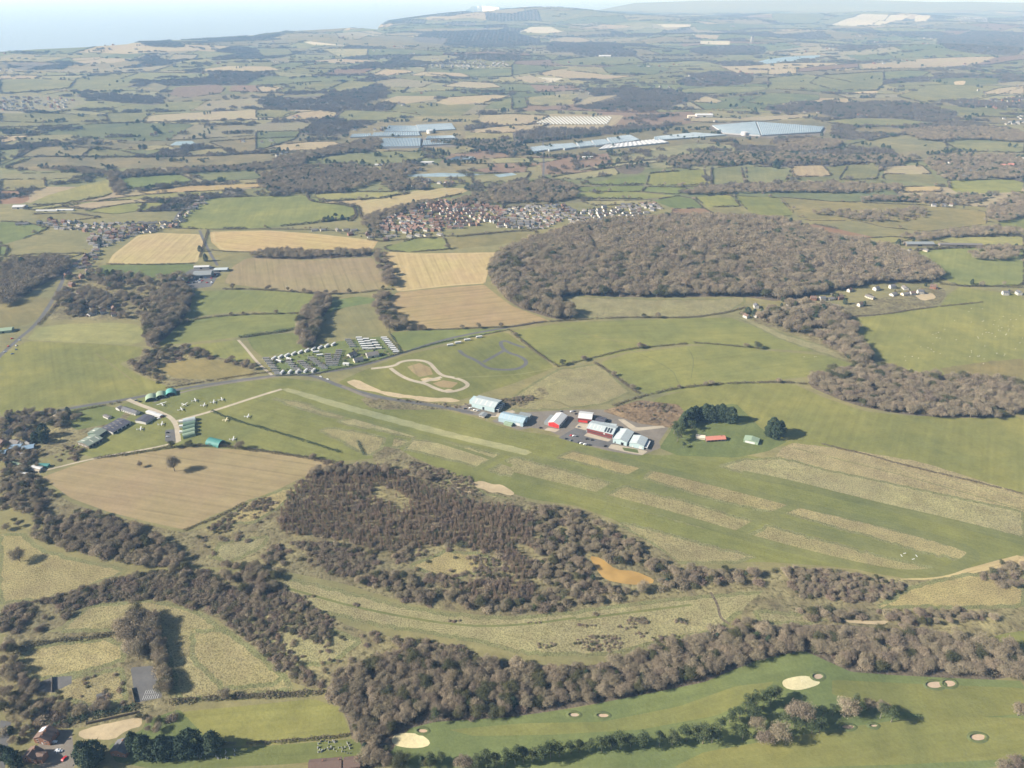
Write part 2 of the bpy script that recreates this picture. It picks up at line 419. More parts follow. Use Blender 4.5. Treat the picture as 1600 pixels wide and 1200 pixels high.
NEAR_POLYS = """
W 0,480 0,420 30,411 80,404 112,408 108,425 75,440 45,458 20,478
S 60,500 110,430 140,420 230,440 300,430 300,455 270,490 225,500 120,500
O 0,473 20,464 76,465 85,472 70,490 45,506 0,514
D 160,414 300,411 306,420 280,430 175,437 132,431
T 168,412 176,398 215,368 250,364 312,366 320,380 308,410 240,412
T 328,362 420,360 500,366 591,376 583,389 480,392 400,394 345,391 330,378
U 350,442 364,416 385,404 420,401 470,407 530,404 582,402 608,448 560,457 500,459 440,453 400,449
W 385,403 420,392 500,394 582,393 582,401 530,403 470,406
T 597,393 660,396 784,394 766,412 758,443 700,447 622,456 610,440
U 620,457 700,449 757,445 778,462 800,478 858,501 830,508 780,509 700,513 642,516 618,500 606,470
G 292,470 302,455 370,453 440,455 496,460 474,488 440,490 395,486 340,490 284,498
G 248,540 258,515 286,499 350,494 430,488 470,491 464,510 440,517 410,518 395,522 375,526 345,530
G 252,545 300,539 372,531 402,572 395,580 340,562
G 386,529 400,524 462,520 482,545 440,552 412,559 395,545
O 498,472 560,463 586,465 600,490 616,515 600,520 560,530 515,540 495,545 492,520 505,495
D 500,472 560,463 586,466 590,472 540,480 505,492
S 188,569 230,545 300,542 340,558 400,572 408,586 330,598 262,606
O 238,572 300,561 345,563 398,581 380,589 330,593 272,591
G 0,557 42,533 150,537 222,542 220,555 187,568 216,586 258,602 262,607 200,622 120,632 70,640 0,650
L 42,531 57,512 105,506 180,504 213,507 226,517 222,533 204,539 140,536
D 611,519 680,515 795,513 742,526 640,549 628,545
G 798,517 880,504 960,501 1050,498 1140,496 1180,510 1230,530 1285,550 1200,545 1130,545 1090,538 1060,537 980,550 872,573 832,546
V 862,460 950,466 1010,468 1120,468 1163,462 1165,470 1140,486 1085,496 1000,496 920,497 882,480
G 938,566 980,552 1080,540 1150,542 1200,548 1290,555 1340,572 1310,583 1250,590 1160,598 1090,610 1010,616 985,600
V 800,622 840,596 870,578 935,569 986,612 940,632 870,640 800,640
G 528,597 560,582 600,566 640,553 720,535 790,518 868,574 800,600 720,625 640,632 580,622
G 1325,499 1380,492 1470,478 1482,460 1500,448 1600,462 1600,602 1560,600 1480,592 1400,575 1358,548
G 1000,642 1030,620 1090,607 1160,598 1240,600 1290,622 1350,642 1420,650 1600,650 1600,772 1500,740 1400,718 1300,703 1240,695 1200,700 1130,690 1062,670
V 1150,495 1180,500 1220,520 1300,545 1345,560 1330,566 1285,552 1220,530
O 1480,590 1560,600 1600,600 1600,560 1540,565 1470,575
J 1222,700 1240,692 1330,703 1440,722 1600,772 1600,812 1500,786 1380,760 1240,724 1212,712
U 65,746 100,733 150,717 290,698 410,705 500,718 526,726 480,742 440,762 385,785 330,806 290,828 230,815 170,800 110,778
G 130,655 250,610 440,590 520,598 560,610 640,628 735,650 800,672 860,680 950,705 1040,712 1100,700 1240,724 1380,760 1500,786 1600,812 1600,868 1560,874 1540,880 1500,895 1460,907 1420,906 1380,895 1300,885 1200,878 1060,880 1020,850 960,812 900,790 830,780 720,745 640,718 600,715 540,720 500,718 410,704 300,697 150,716 112,705
S 110,700 60,720 50,690 90,660 130,650 180,640 215,640 190,660 160,672 130,690
D 180,660 200,640 150,632 110,640 100,660 120,672
S 575,716 610,690 640,712 720,746 800,770 830,782 760,788 680,772 620,745
M 560,655 700,688 822,712 830,708 845,714 960,740 1010,752 1200,802 1330,835 1450,866 1480,880 1460,890 1330,852 1180,812 1070,782 960,752 830,720 700,692 600,668
V 425,622 470,628 500,640 540,650 535,655 500,648 460,636
V 525,658 555,653 600,665 652,681 645,685 590,672 562,668
V 498,673 512,668 560,674 602,683 596,700 575,712 545,695
V 612,684 640,690 622,700 611,698
V 646,687 700,692 782,710 745,729 700,718 650,706 632,702
V 762,736 802,714 870,731 962,756 925,773 860,758
V 935,779 975,760 1080,786 1181,816 1147,835 1080,818 1000,796
V 1168,839 1202,821 1320,853 1390,872 1461,888 1442,897 1395,894 1325,883 1200,848
V 1005,747 1020,734 1110,755 1200,775 1236,788 1212,801 1130,784 1060,764
V 1228,801 1250,792 1330,811 1430,836 1500,856 1518,866 1506,876 1440,863 1340,833 1260,811
V 870,714 895,705 1010,733 985,744 930,729
V 1125,728 1160,718 1220,716 1300,736 1400,757 1600,800 1600,840 1500,816 1350,781 1240,753 1160,739
V 960,816 1000,822 1100,850 1180,870 1150,878 1060,880 1020,850
T 1400,908 1460,905 1540,884 1600,868 1600,880 1520,895 1440,918
N 722,752 738,754 752,751 770,757 784,757 796,764 805,772 796,775 780,769 768,770 752,763 738,760
Y 690,748 720,750 760,772 800,780 790,784 750,776 710,762
N 700,757 716,760 740,770 760,777 742,774 720,766
I 437,608 452,607 500,620 560,637 640,658 720,679 800,697 832,706 820,711 760,697 680,678 600,657 520,635
I 540,578 552,572 536,572
S 380,888 300,885 150,835 80,800 0,780 0,720 60,735 75,765 120,790 230,820 300,835 420,780 470,750 520,728 600,728 700,765 830,785 905,792 960,818 1020,850 1070,888 1240,892 1250,925 1100,930 1000,938 900,960 790,965 700,955 620,938 540,912 440,892
S 300,835 350,815 400,790 440,765 480,757 460,790 420,825 400,860 350,885 310,872
Y 385,785 440,765 470,760 440,790 400,815 350,820
V 330,870 345,848 420,838 400,860 360,878
S 580,870 640,850 720,848 800,860 830,882 810,905 720,912 640,900
V 640,885 700,860 760,868 770,890 700,905
V 0,836 35,835 62,858 110,872 155,882 202,890 165,906 110,926 60,938 0,942
S 0,942 60,938 165,906 230,895 300,890 400,900 440,915 500,955 560,985 640,1000 700,1005 760,1025 640,1030 540,1060 500,1080 440,1060 380,1000 330,960 250,935 130,945 90,985 0,1000
Y 225,905 260,890 290,905 280,925 240,915
S 0,1000 90,985 200,985 250,985 262,1092 280,1105 240,1125 100,1140 60,1130 0,1130
V 95,985 140,948 230,938 300,953 350,983 400,1020 442,1055 458,1076 400,1086 350,1090 280,1094 270,1050 250,990 215,985
Y 300,985 350,985 400,1020 440,1055 430,1070 350,1075 300,1030
V 36,1022 60,1010 170,998 190,1008 196,1030 130,1050 60,1062 38,1050
Y 72,1085 110,1060 190,1043 196,1092 150,1105 110,1095
Y 380,898 440,903 540,925 620,946 700,960 800,967 900,957 1000,942 1100,932 1200,925 1250,930 1200,950 1150,960 1120,985 1040,1000 950,1022 830,1022 740,1000 640,985 540,965 460,945
V 398,985 500,975 562,1000 520,1035 472,1040
Y 380,945 430,940 450,970 400,975
S 1230,890 1350,895 1420,908 1500,900 1600,880 1600,1010 1420,985 1240,980 1180,975 1150,960
Y 1370,950 1430,915 1520,897 1560,905 1600,920 1600,945 1500,950 1440,948
V 1180,955 1250,960 1300,965 1260,975 1190,972
N 1315,968 1350,970 1390,970 1380,976 1330,974
G 1530,1000 1570,990 1600,985 1600,1012 1560,1010
W 500,1082 560,1035 640,1012 760,1030 900,1045 1000,1022 1100,985 1200,980 1300,975 1420,985 1500,1000 1600,1012 1600,1065 1330,1055 1250,1022 1180,1035 1100,1068 1000,1088 880,1108 780,1125 680,1130 640,1140 590,1200 560,1200 540,1110
D 590,1200 640,1138 680,1128 800,1120 900,1106 1000,1086 1100,1066 1180,1032 1255,1016 1330,1050 1400,1055 1500,1060 1600,1064 1600,1200
G 700,1140 820,1130 940,1128 1060,1104 1150,1072 1210,1065 1180,1090 1120,1118 1000,1140 860,1148 740,1150
G 1300,1062 1420,1068 1600,1075 1600,1115 1480,1125 1400,1110 1300,1085
G 1100,1175 1300,1140 1450,1118 1600,1122 1600,1185 1400,1195 1200,1200 1050,1200
G 285,1112 400,1101 490,1092 532,1106 550,1152 450,1162 360,1166 320,1150 300,1140
D 300,1172 420,1165 560,1154 572,1182 450,1194 300,1202
D 230,1125 280,1108 320,1150 300,1200 230,1200 180,1190 170,1165 222,1140
C 60,1200 60,1150 85,1140 112,1140 118,1200
N 124,1142 150,1134 222,1119 222,1134 200,1140 178,1156 136,1155 122,1150
A 204,1043 240,1040 254,1090 212,1098
A 56,1068 82,1058 112,1056 112,1068 82,1082 60,1080
A 150,1085 165,1080 168,1100 152,1102
A 0,1200 0,1125 18,1128 8,1200
P 920,868 940,872 962,890 992,892 1022,905 1020,912 985,914 945,906 932,890
R 265,227 275,221 300,220 306,224 300,227
R 772,273 800,270 808,273 780,277
R 635,273 690,270 760,272 720,276 640,276
W 760,430 775,405 800,390 850,371 900,356 960,348 1060,342 1180,343 1230,350 1300,372 1380,388 1440,410 1472,435 1440,443 1380,441 1300,456 1220,472 1160,463 1000,465 880,460 872,480 902,496 870,500 800,478
W 1255,600 1290,585 1340,571 1380,576 1420,590 1500,595 1600,600 1600,652 1480,653 1400,646 1330,632
S 1165,500 1230,470 1310,480 1335,505 1345,540 1372,562 1350,582 1300,546 1240,522
W 470,500 495,465 512,462 522,470 502,500 492,542 475,547 465,525
W 225,520 245,465 290,440 302,470 286,500 256,532 230,545
S 1300,480 1400,460 1470,445 1480,460 1465,478 1380,491 1325,497
S 580,640 560,620 620,622 700,632 735,630 820,620 850,600 860,620 800,640 740,642 660,640
N 540,598 556,592 585,606 600,612 640,618 680,622 700,621 722,626 705,629 690,627 664,628 640,622 610,620 590,613 565,609
U 636,573 655,567 672,574 677,585 655,589 644,581
U 676,599 692,594 716,598 706,606 688,605
N 655,592 672,590 690,592 684,595 662,596
N 690,611 702,607 712,611 700,614
C 715,636 735,630 770,645 805,640 795,648 760,652 720,645
C 768,658 780,652 800,645 900,640 960,640 1000,660 1045,668 1030,690 1032,700 1000,712 960,706 900,692 855,672 830,668 812,672
A 872,684 900,668 935,680 965,690 950,700 900,692
e 940,642 1000,625 1060,632 1075,650 1062,670 1000,662
D 1030,700 1070,640 1150,630 1190,670 1230,690 1200,705 1150,715 1060,712
K 975,655 995,668 1035,665 1040,668 990,674 965,655
K 955,694 985,699 1012,705 1004,711 985,708 950,700
K 918,676 955,687 950,690 912,681
K 856,668 875,671 868,675 850,672
K 905,661 930,664 915,672 898,668
K 735,640 772,647 800,641 806,644 775,652 735,646
D 972,699 996,702 998,708 975,704
D 415,562 440,553 530,533 600,525 622,548 600,560 490,585 434,586
A 265,440 300,420 330,415 345,425 330,448 290,452 270,450
A 258,672 275,670 276,690 258,690
N 1428,460 1455,457 1465,466 1440,470
"""
ROADS = """
A 7 -10,565 28,530 57,507 82,470 98,440 100,428 118,412 135,398 165,382 215,366 270,350 280,330 310,305 345,298 400,292
A 7 -10,658 60,648 130,634 200,624 300,604 430,586 480,585 505,592 530,603 560,612 600,622 660,631 700,637 735,645 775,648
A 6 480,585 560,574 625,553 700,528 790,512 850,502
K 5 275,658 340,640 400,620 440,608
K 6 200,624 212,630 245,642 275,656 279,690
K 3 279,690 240,700 150,715 70,735
K 6 580,576 617,572 625,565 647,562 670,565 680,577 690,587 710,590 725,595 733,602 720,609 700,613 680,607 665,599 645,595 632,590 620,583 610,575
K 6 660,597 690,589
A 6 717,547 725,555 745,563 760,575 780,578 810,577 825,567 815,557 790,550 780,535 790,532 800,537 820,543
A 6 755,566 775,555 790,546
L 2.5 710,590 760,588 815,585 868,574
O 3 800,630 860,622 900,640
K 4 372,531 385,545 405,570 425,586
C 5 535,603 560,615 590,624
A 6 340,415 328,395 318,375 312,360
A 6 848,200 850,262 848,280 855,300
C 4 240,628 300,607 430,588
M 12 800,742 925,772 1070,810 1150,835 1290,873 1400,897 1460,896 1500,884 1525,868 1510,855 1420,828 1330,806 1240,787 1120,755 1020,731 900,700
M 14 1160,740 1240,756 1350,785 1500,819 1600,846
M 9 930,775 962,756 985,744 1008,732
M 9 1150,835 1183,816 1216,800 1248,788
M 9 606,698 612,680
M 7 740,735 785,712
M 6 510,640 720,700 800,728
M 1.2 1240,700 1320,720 1440,750 1600,797
V 2 1270,708 1400,735 1500,755 1600,780
M 2.5 400,905 460,922 540,945 620,962 700,975 760,979 830,975 900,965
M 2.5 900,968 1000,955 1080,945
W 2.5 1110,925 1122,945 1125,965 1140,975
O 2 860,503 940,530 1010,538
O 1.6 150,552 215,600
M 1.6 970,540 1050,575 1060,598
M 1.6 1075,545 1085,560 1080,590
"""
CIRC = """
Z 641,1157 29,13
Q 660,1142 8,3
Q 1278,1057 8,4
Z 1250,1067 27,11
Q 1461,1070 14,5
Q 1483,1068 10,5
Q 1528,1152 12,5
Q 942,1118 9,3
Q 897,1117 8,3
Q 1325,1136 10,3
Q 1365,1134 6,2
C 757,646 18,4
"""
class Poly:
    def __init__(s, kind, pts, src): s.k = kind; s.p = np.asarray(pts, float)[:, :2]; s.src = src; s.lo = s.p.min(0); s.hi = s.p.max(0)
def inside(poly, X, Y):
    p = poly.p if isinstance(poly, Poly) else np.asarray(poly)
    c = np.zeros(len(X), bool); j = len(p)-1
    for i in range(len(p)):
        xi, yi = p[i]; xj, yj = p[j]
        if yi != yj:
            c ^= ((yi > Y) != (yj > Y)) & (X < (xj-xi)*(Y-yi)/(yj-yi)+xi)
        j = i
    return c
def soften(pts, closed=True, step=45.0, wob=.0):
    out = []; n = len(pts)
    for i in range(n if closed else n-1):
        a = pts[i]; b = pts[(i+1)%n]; k = max(1, int(math.hypot(b[0]-a[0], b[1]-a[1])/step))
        for q in range(k): t = q/k; out.append((a[0]+(b[0]-a[0])*t, a[1]+(b[1]-a[1])*t))
    if not closed: out.append(pts[-1])
    return out
def smooth_line(pts, closed, it=2, k=.25):
    for _ in range(it):
        out = []; n = len(pts)
        if not closed: out.append(pts[0])
        for i in range(n if closed else n-1):
            a = pts[i]; b = pts[(i+1)%n]
            out += [(a[0]*(1-k)+b[0]*k, a[1]*(1-k)+b[1]*k), (a[0]*k+b[0]*(1-k), a[1]*k+b[1]*(1-k))]
        if not closed: out.append(pts[-1])
        pts = out
    return pts
def ribbon(W, width):
    W = np.asarray(W)[:, :2]; d = np.gradient(W, axis=0); d /= np.maximum(np.linalg.norm(d, axis=1), 1e-9)[:, None]
    n = np.stack([-d[:,1], d[:,0]], 1)*width/2
    return np.concatenate([W+n, (W-n)[::-1]])
POLYS = []
# the patchwork of small fields far off, laid out in metres on the ground
mosaic = []; mos_edges = []
def yb(y, k): return lambda x: y + (28+y*.012)*math.sin(x/(260+y*.05)+k*2.1) + (18+y*.008)*math.sin(x/130+k*5.3)
yrow = 1880.0; rows = []
while yrow < 17500: rows.append(yrow); yrow += rnd.uniform(120, 250)*(1+yrow/9000)
fs = [yb(y, i) for i, y in enumerate(rows)]
for i in range(len(rows)-1):
    y0, y1 = rows[i], rows[i+1]; f0, f1 = fs[i], fs[i+1]; xm = .72*y1+300; x = -xm; pts_prev = None
    while x < xm:
        w = rnd.uniform(150, 520)*(1+y0/11000); s0 = rnd.uniform(-60, 60); xe = x+w
        if pts_prev is None: pts_prev = (x, x)
        a0, a1 = pts_prev; b0, b1 = xe, xe+s0
        k = 4
        bot = [(a0+(b0-a0)*t/k, f0(a0+(b0-a0)*t/k)) for t in range(k+1)]; top = [(b1+(a1-b1)*t/k, f1(b1+(a1-b1)*t/k)) for t in range(k+1)]
        q = rnd.random(); left = x < 0
        kd = ('G' if q < .27 else 'D' if q < .37 else 'O' if q < .52 else 'L' if q < .61 else 'T' if q < .68 else 'H' if q < .78 else 'B' if q < .81 else 'F')
        mosaic.append(Poly(kd, bot+top, 'mosaic'))
        if rnd.random() < .9: mos_edges.append(bot)
        if rnd.random() < .8: mos_edges.append([bot[-1], top[0]])
        pts_prev = (b0, b1); x = xe
POLYS += mosaic
def load(txt, src):
    for ln in txt.strip().splitlines():
        k, _, rest = ln.partition(' ')
        pts = smooth_line(PX(rest), True, 1, .2 if k in 'SWFNP' else .06)
        if src == 'near' and k in 'YVISMJNO':
            q = soften(pts, True, 7); q = [(x+rnd.gauss(0,.45), y+rnd.gauss(0,.3)) for x, y in q]; POLYS.append(Poly(k, at_many(q), src))
        else: POLYS.append(Poly(k, at_many(soften(pts)), src))
        if k in 'YV' and src == 'near':
            p = POLYS[-1].p; q = p+NR.normal(0, .8, p.shape); POLYS.append(Poly('v', ribbon(np.r_[q, q[:1]], 4.5), 'road'))
        if k == 'T' and src == 'near':
            p = POLYS[-1].p; c = p.mean(0); q = c+(p-c)*.955; POLYS.append(Poly('h' if k == 'T' else 'u', ribbon(np.r_[q, q[:1]], 5), 'road'))
load(FAR_POLYS, 'far'); load(MID_POLYS, 'mid'); load(NURSERY, 'nur'); load(NEAR_POLYS, 'near')
for ln in ROADS.strip().splitlines():
    k, w, rest = ln.split(' ', 2)
    POLYS.append(Poly(k, ribbon(at_many(soften(smooth_line(PX(rest), False, 2), False)), float(w)), 'road'))
for ln in CIRC.strip().splitlines():
    k, c, r = ln.split(); cx, cy = map(float, c.split(',')); rx, ry = map(float, r.split(','))
    ph = rnd.uniform(0, 6); POLYS.append(Poly(k, at_many([(cx+rx*(1+.10*math.sin(2*a+ph)+.07*math.sin(3*a+ph))*math.cos(a), cy+ry*(1+.12*math.sin(2*a+1+ph))*math.sin(a)) for a in np.linspace(0, 6.283, 22)[:-1]]), 'road'))
# sea beyond the coast
coast = PX("-300,104 -100,90 0,81 60,77 130,74 200,69 260,63 330,59 400,55 470,48 540,44 590,46")
cw = [tuple(p[:2]) for p in at_many(coast)]
cw += [(-1900,12900),(-1500,13600),(-900,14000),(0,14300),(900,14300),(1500,16000),(2000,19000),(4000,23500),(9000,24500),(14000,27000),(40000,30000),(40000,44000),(-40000,44000),(-40000,4000)]
SEA = Poly('E', cw, 'sea'); POLYS.append(SEA)
traced = [p for p in POLYS if p.src in ('far','mid','near','sea','nur')]
def covered(X, Y, polys=traced):
    c = np.zeros(len(X), bool)
    for p in polys:
        q = (X >= p.lo[0]) & (X <= p.hi[0]) & (Y >= p.lo[1]) & (Y <= p.hi[1]) & ~c
        if q.any(): ii = np.where(q)[0]; c[ii] |= inside(p, X[ii], Y[ii])
    return c
def build_land():
    V = []; E = []
    for p in POLYS:
        k = len(V); n = len(p.p); V += [tuple(q/1000) for q in p.p]; E += [(k+i, k+(i+1)%n) for i in range(n)]
    r = 230.0
    while r < 45000:                                                  # extra points so the ground follows the relief
        dr = 30+r*.055
        na = max(8, int(2*r*.95/ (dr*1.6)))
        for i in range(na+1):
            a = (-.95+1.9*i/na) + rnd.uniform(-.3, .3)/na
            rr = r+rnd.uniform(-.25,.25)*dr
            V.append((rr*math.sin(a)/1000, rr*math.cos(a)/1000))
        r += dr
    for q in ((-44,-.3),(44,-.3),(44,44),(-44,44)): V.append(q)
    k = len(V); E += [(k-4,k-3),(k-3,k-2),(k-2,k-1),(k-1,k-4)]
    res = geometry.delaunay_2d_cdt([Vector(v) for v in V], E, [], 0, 1e-6)
    v2 = np.array([tuple(v) for v in res[0]])*1000; tri = np.array([f for f in res[2] if len(f) == 3], np.int32)
    cen = v2[tri].mean(1)
    top = np.full(len(tri), -1)
    for i, p in enumerate(POLYS):
        q = (cen[:,0] >= p.lo[0]) & (cen[:,0] <= p.hi[0]) & (cen[:,1] >= p.lo[1]) & (cen[:,1] <= p.hi[1])
        ii = np.where(q)[0]
        if len(ii): ii = ii[inside(p, cen[ii,0], cen[ii,1])]; top[ii] = i
    z = ht(v2[:,0], v2[:,1])
    a, b, c = v2[tri[:,0]], v2[tri[:,1]], v2[tri[:,2]]
    flip = ((b-a)[:,0]*(c-a)[:,1]-(b-a)[:,1]*(c-a)[:,0]) < 0
    tri[flip] = tri[flip][:, ::-1]
    e = 5.0                                                        # smooth normals straight from the relief, shared by neighbouring sheets
    nx = -(ht(v2[:,0]+e, v2[:,1])-ht(v2[:,0]-e, v2[:,1]))/(2*e); ny = -(ht(v2[:,0], v2[:,1]+e)-ht(v2[:,0], v2[:,1]-e))/(2*e)
    nn = np.stack([nx, ny, np.ones(len(nx))], 1); nn /= np.linalg.norm(nn, axis=1)[:,None]
    merged = {}
    for i in [-1]+list(range(len(POLYS))):
        kd = 'S' if i < 0 else POLYS[i].k
        key = i if (i >= 0 and KIND[kd][1] in ('field','rough_grass','golf_green','bunker','pond','water','sea') and POLYS[i].src != 'mosaic') else ('m', kd, (i % 7) if KIND[kd][1] == 'field' else 0)
        if i < 0: key = ('base',)
        merged.setdefault(key, []).append(i)
    for key, ids in merged.items():
        t = tri[np.isin(top, ids)]
        if not len(t): continue
        kd = 'O' if key == ('base',) else POLYS[ids[0]].k
        m, name, col = KIND[kd]
        if key == ('base',): name = 'ground'
        zz = np.zeros(len(v2)) if kd == "E" else z
        uq, inv = np.unique(t, return_inverse=True)
        me = mesh_np(name, np.column_stack([v2[uq], zz[uq]]), inv.reshape(-1, 3), [m], smooth=True)
        if kd != 'E' and len(me.vertices) == len(uq): me.normals_split_custom_set_from_vertices([tuple(q) for q in nn[uq]])
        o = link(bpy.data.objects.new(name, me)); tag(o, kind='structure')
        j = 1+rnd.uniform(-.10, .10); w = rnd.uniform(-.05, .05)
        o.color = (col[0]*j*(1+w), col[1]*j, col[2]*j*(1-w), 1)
        if kd in 'PRE': o.color = (1,1,1,1)
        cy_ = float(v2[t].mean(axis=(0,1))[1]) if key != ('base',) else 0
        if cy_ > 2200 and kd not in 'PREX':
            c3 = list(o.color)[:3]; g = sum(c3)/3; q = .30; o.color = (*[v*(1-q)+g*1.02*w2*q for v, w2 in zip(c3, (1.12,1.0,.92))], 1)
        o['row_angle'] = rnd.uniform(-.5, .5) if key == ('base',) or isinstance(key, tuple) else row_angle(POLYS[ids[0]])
def row_angle(p):
    q = p.p; d = np.roll(q, -1, 0)-q
    if p.k in 'MVYI' and p.src == 'near' and q[:,1].mean() < 1200 and abs(q[:,0].mean()) < 900: 
        a, b = at(440, 612), at(1470, 880)
        return math.atan2(b.y-a.y, b.x-a.x)
    i = int(np.argmax(np.hypot(d[:,0], d[:,1]))); a = math.atan2(d[i,1], d[i,0])
    return a
build_land()
# ------------------------------------------------------------------ plants
M_twig = leaf_mat('bare_twigs', [(0,(0.323,0.257,0.178)),(.22,(0.247,0.205,0.137)),(.42,(0.281,0.238,0.153)),(.6,(0.220,0.174,0.129)),(.8,(0.261,0.222,0.147)),(1,(0.364,0.297,0.203))])
M_bark = plain_mat('bark', (.20,.165,.125), .95, .25, 1.5)
M_ivy = leaf_mat('ivy_green', [(0,(.075,.080,.042)),(.5,(.10,.10,.05)),(1,(.13,.125,.065))])
M_pine = leaf_mat('pine_needles', [(0,(.062,.082,.040)),(.5,(.078,.098,.046)),(1,(.100,.115,.058))])
M_cyp = leaf_mat('cypress_foliage', [(0,(.045,.066,.044)),(.5,(.056,.080,.050)),(1,(.070,.092,.056))])
M_bram = leaf_mat('bramble_stems', [(0,(0.247,0.182,0.140)),(.4,(0.202,0.156,0.117)),(.7,(0.221,0.182,0.127)),(1,(0.280,0.221,0.163))])
M_gorse = leaf_mat('dark_scrub_leaves', [(0,(0.098,0.103,0.057)),(.5,(0.127,0.124,0.071)),(1,(0.161,0.149,0.090))])
M_sapl = leaf_mat('willow_stems', [(0,(0.345,0.259,0.184)),(.35,(0.293,0.236,0.167)),(.7,(0.316,0.230,0.172)),(1,(0.391,0.316,0.224))])
M_hedge = leaf_mat('hedge_twigs', [(0,(0.128,0.106,0.075)),(.5,(0.157,0.128,0.089)),(1,(0.106,0.098,0.060))])
def unit(a): return a/np.maximum(np.linalg.norm(a, axis=1), 1e-9)[:, None]
def slivers(p, d, ln, w, rs):
    s = unit(np.cross(d, rs.normal(size=d.shape)))
    n = len(p); V = np.empty((n, 3, 3)); V[:,0] = p - s*(w/2)[:,None]; V[:,1] = p + s*(w/2)[:,None]; V[:,2] = p + d*ln[:,None]
    return V.reshape(-1, 3), np.arange(3*n).reshape(-1, 3)
def facets(p, out, ln, w, rs, rnd_n=.55, up=.45):
    """small twig or leaf faces that look outward from the crown, so a crown is lit like the dome it is"""
    n = unit(out*.9 + rs.normal(size=p.shape)*rnd_n); t = unit(np.cross(n, rs.normal(size=p.shape)) + np.array([0,0,up])); t = unit(t - n*(t*n).sum(1)[:,None]); s = np.cross(t, n)
    V = np.empty((len(p), 3, 3)); V[:,0] = p - s*(w/2)[:,None]; V[:,1] = p + s*(w/2)[:,None]; V[:,2] = p + t*ln[:,None]
    return V.reshape(-1, 3), np.arange(3*len(p)).reshape(-1, 3)
def blob(rs, n, c, r, low=-.35):
    """points through a flattened ball, thicker towards its outside; and outward directions"""
    d = unit(rs.normal(size=(n*3, 3))); d = d[d[:,2] > low][:n]
    q = (.42+.66*rs.random(len(d))**.55)
    return np.asarray(c)+d*np.asarray(r)*q[:,None], d
def crown_bare(seed, n, w):
    rs = np.random.default_rng(seed); P = []; D = []; lobes = [(rs.uniform(-.08,.08), rs.uniform(-.08,.08), rs.uniform(.66,.76))]
    k = int(rs.integers(7, 12))
    for i in range(k):
        a = 6.283*i/k + rs.uniform(-.5,.5); rr = rs.uniform(.14,.36); lobes.append((rr*math.cos(a), rr*math.sin(a), rs.uniform(.36,.72)))
    for i, c in enumerate(lobes):
        r = rs.uniform(.12,.23); m = int(n/len(lobes)*(r/.175)**1.5)
        d = unit(rs.normal(size=(m*3, 3))); d = d[d[:,2] > -.45][:m]; q = .18+1.0*rs.random(len(d))**.75
        P.append(np.asarray(c)+d*np.array((r*1.15, r*1.15, r*1.05))*q[:,None]); D.append(d)
    m = n//7; a = rs.uniform(0, 6.283, m); rr = .42*np.sqrt(rs.random(m)); z = (.80-rr*.75)*(.75+.4*rs.random(m))   # wispy outer sprays
    P.append(np.stack([rr*np.cos(a), rr*np.sin(a), z], 1)); D.append(unit(np.stack([np.cos(a)*.5, np.sin(a)*.5, np.full(m, .8)], 1)))
    P = np.concatenate(P); P[:,2] = np.maximum(P[:,2], .08); D = unit(np.concatenate(D)*.8 + unit(P-np.array([0,0,.3]))*.6)
    return facets(P, D, rs.uniform(.045,.115,len(P)), rs.uniform(.4,1.5,len(P))*w, rs, .75, .7), lobes
def limbs(seed, lobes, r=.022):
    b = MB(); b.tube((0,0,-.03), (0,0,.3), r*1.35, r, 5)
    for c in lobes:
        m = Vector((c[0]*.45, c[1]*.45, .34)); b.tube((0,0,.24), m, r*.75, r*.5, 4); b.tube(m, c, r*.5, r*.2, 4)
        for q in range(2):
            t = Vector(c)+Vector((rnd.uniform(-.12,.12), rnd.uniform(-.12,.12), rnd.uniform(.05,.16))); b.tube(c, t, r*.25, r*.08, 3)
    return b
BARE = []; BARE_T = []
for i in range(5):
    (V, Fc), lob = crown_bare(20+i, 2900, .016); BARE.append(mesh_np('crown', V, Fc, [M_twig if i < 4 else M_ivy])); BARE_T.append(limbs(i, lob).mesh('trunk', M_bark))
def crown_pine(seed, n):
    rs = np.random.default_rng(seed); P = []; D = []; L = []
    for i in range(11):
        a = rs.uniform(0, 6.283); z = rs.uniform(.42,.92); rr = rs.uniform(.06,.27)*(1.25-z*.55); c = (rr*math.cos(a), rr*math.sin(a), z); L.append(c)
        r = rs.uniform(.10,.17); p, d = blob(rs, n//11, c, (r*1.25, r*1.25, r*.72), -.5); P.append(p); D.append(d)
    P = np.concatenate(P); D = unit(np.concatenate(D)+rs.normal(size=P.shape)*.5+np.array([0,0,.4]))
    return facets(P, D, rs.uniform(.04,.085,len(P)), rs.uniform(.02,.045,len(P)), rs, .6), L
PINE = []; PINE_T = []
for i in range(3):
    (V, Fc), L = crown_pine(50+i, 1200); PINE.append(mesh_np('crown', V, Fc, [M_pine]))
    b = MB(); b.tube((0,0,-.03), (.02,0,.85), .024, .008, 5)
    for c in L: b.tube((.01,0,c[2]-.1), c, .008, .003, 3)
    PINE_T.append(b.mesh('trunk', M_bark))
def crown_cypress(seed, n, fat):
    rs = np.random.default_rng(seed); z = rs.random(n)**.9; prof = fat*np.minimum(1, np.sqrt(np.clip((1-z)*1.9, 0, 1)))*np.minimum(1, .62+z*1.6)
    a = rs.uniform(0, 6.283, n); lump = 1+.16*np.sin(a*5+z*9+seed)+.12*np.sin(a*3-z*17)
    r = prof*lump*(.72+.28*rs.random(n)**.5); P = np.stack([r*np.cos(a), r*np.sin(a), z*.95], 1)
    D = unit(np.stack([np.cos(a)*.6, np.sin(a)*.6, np.full(n, .75)], 1)+rs.normal(size=(n,3))*.3)
    return facets(P, D, rs.uniform(.05,.11,n), rs.uniform(.025,.055,n), rs, .5, .9)
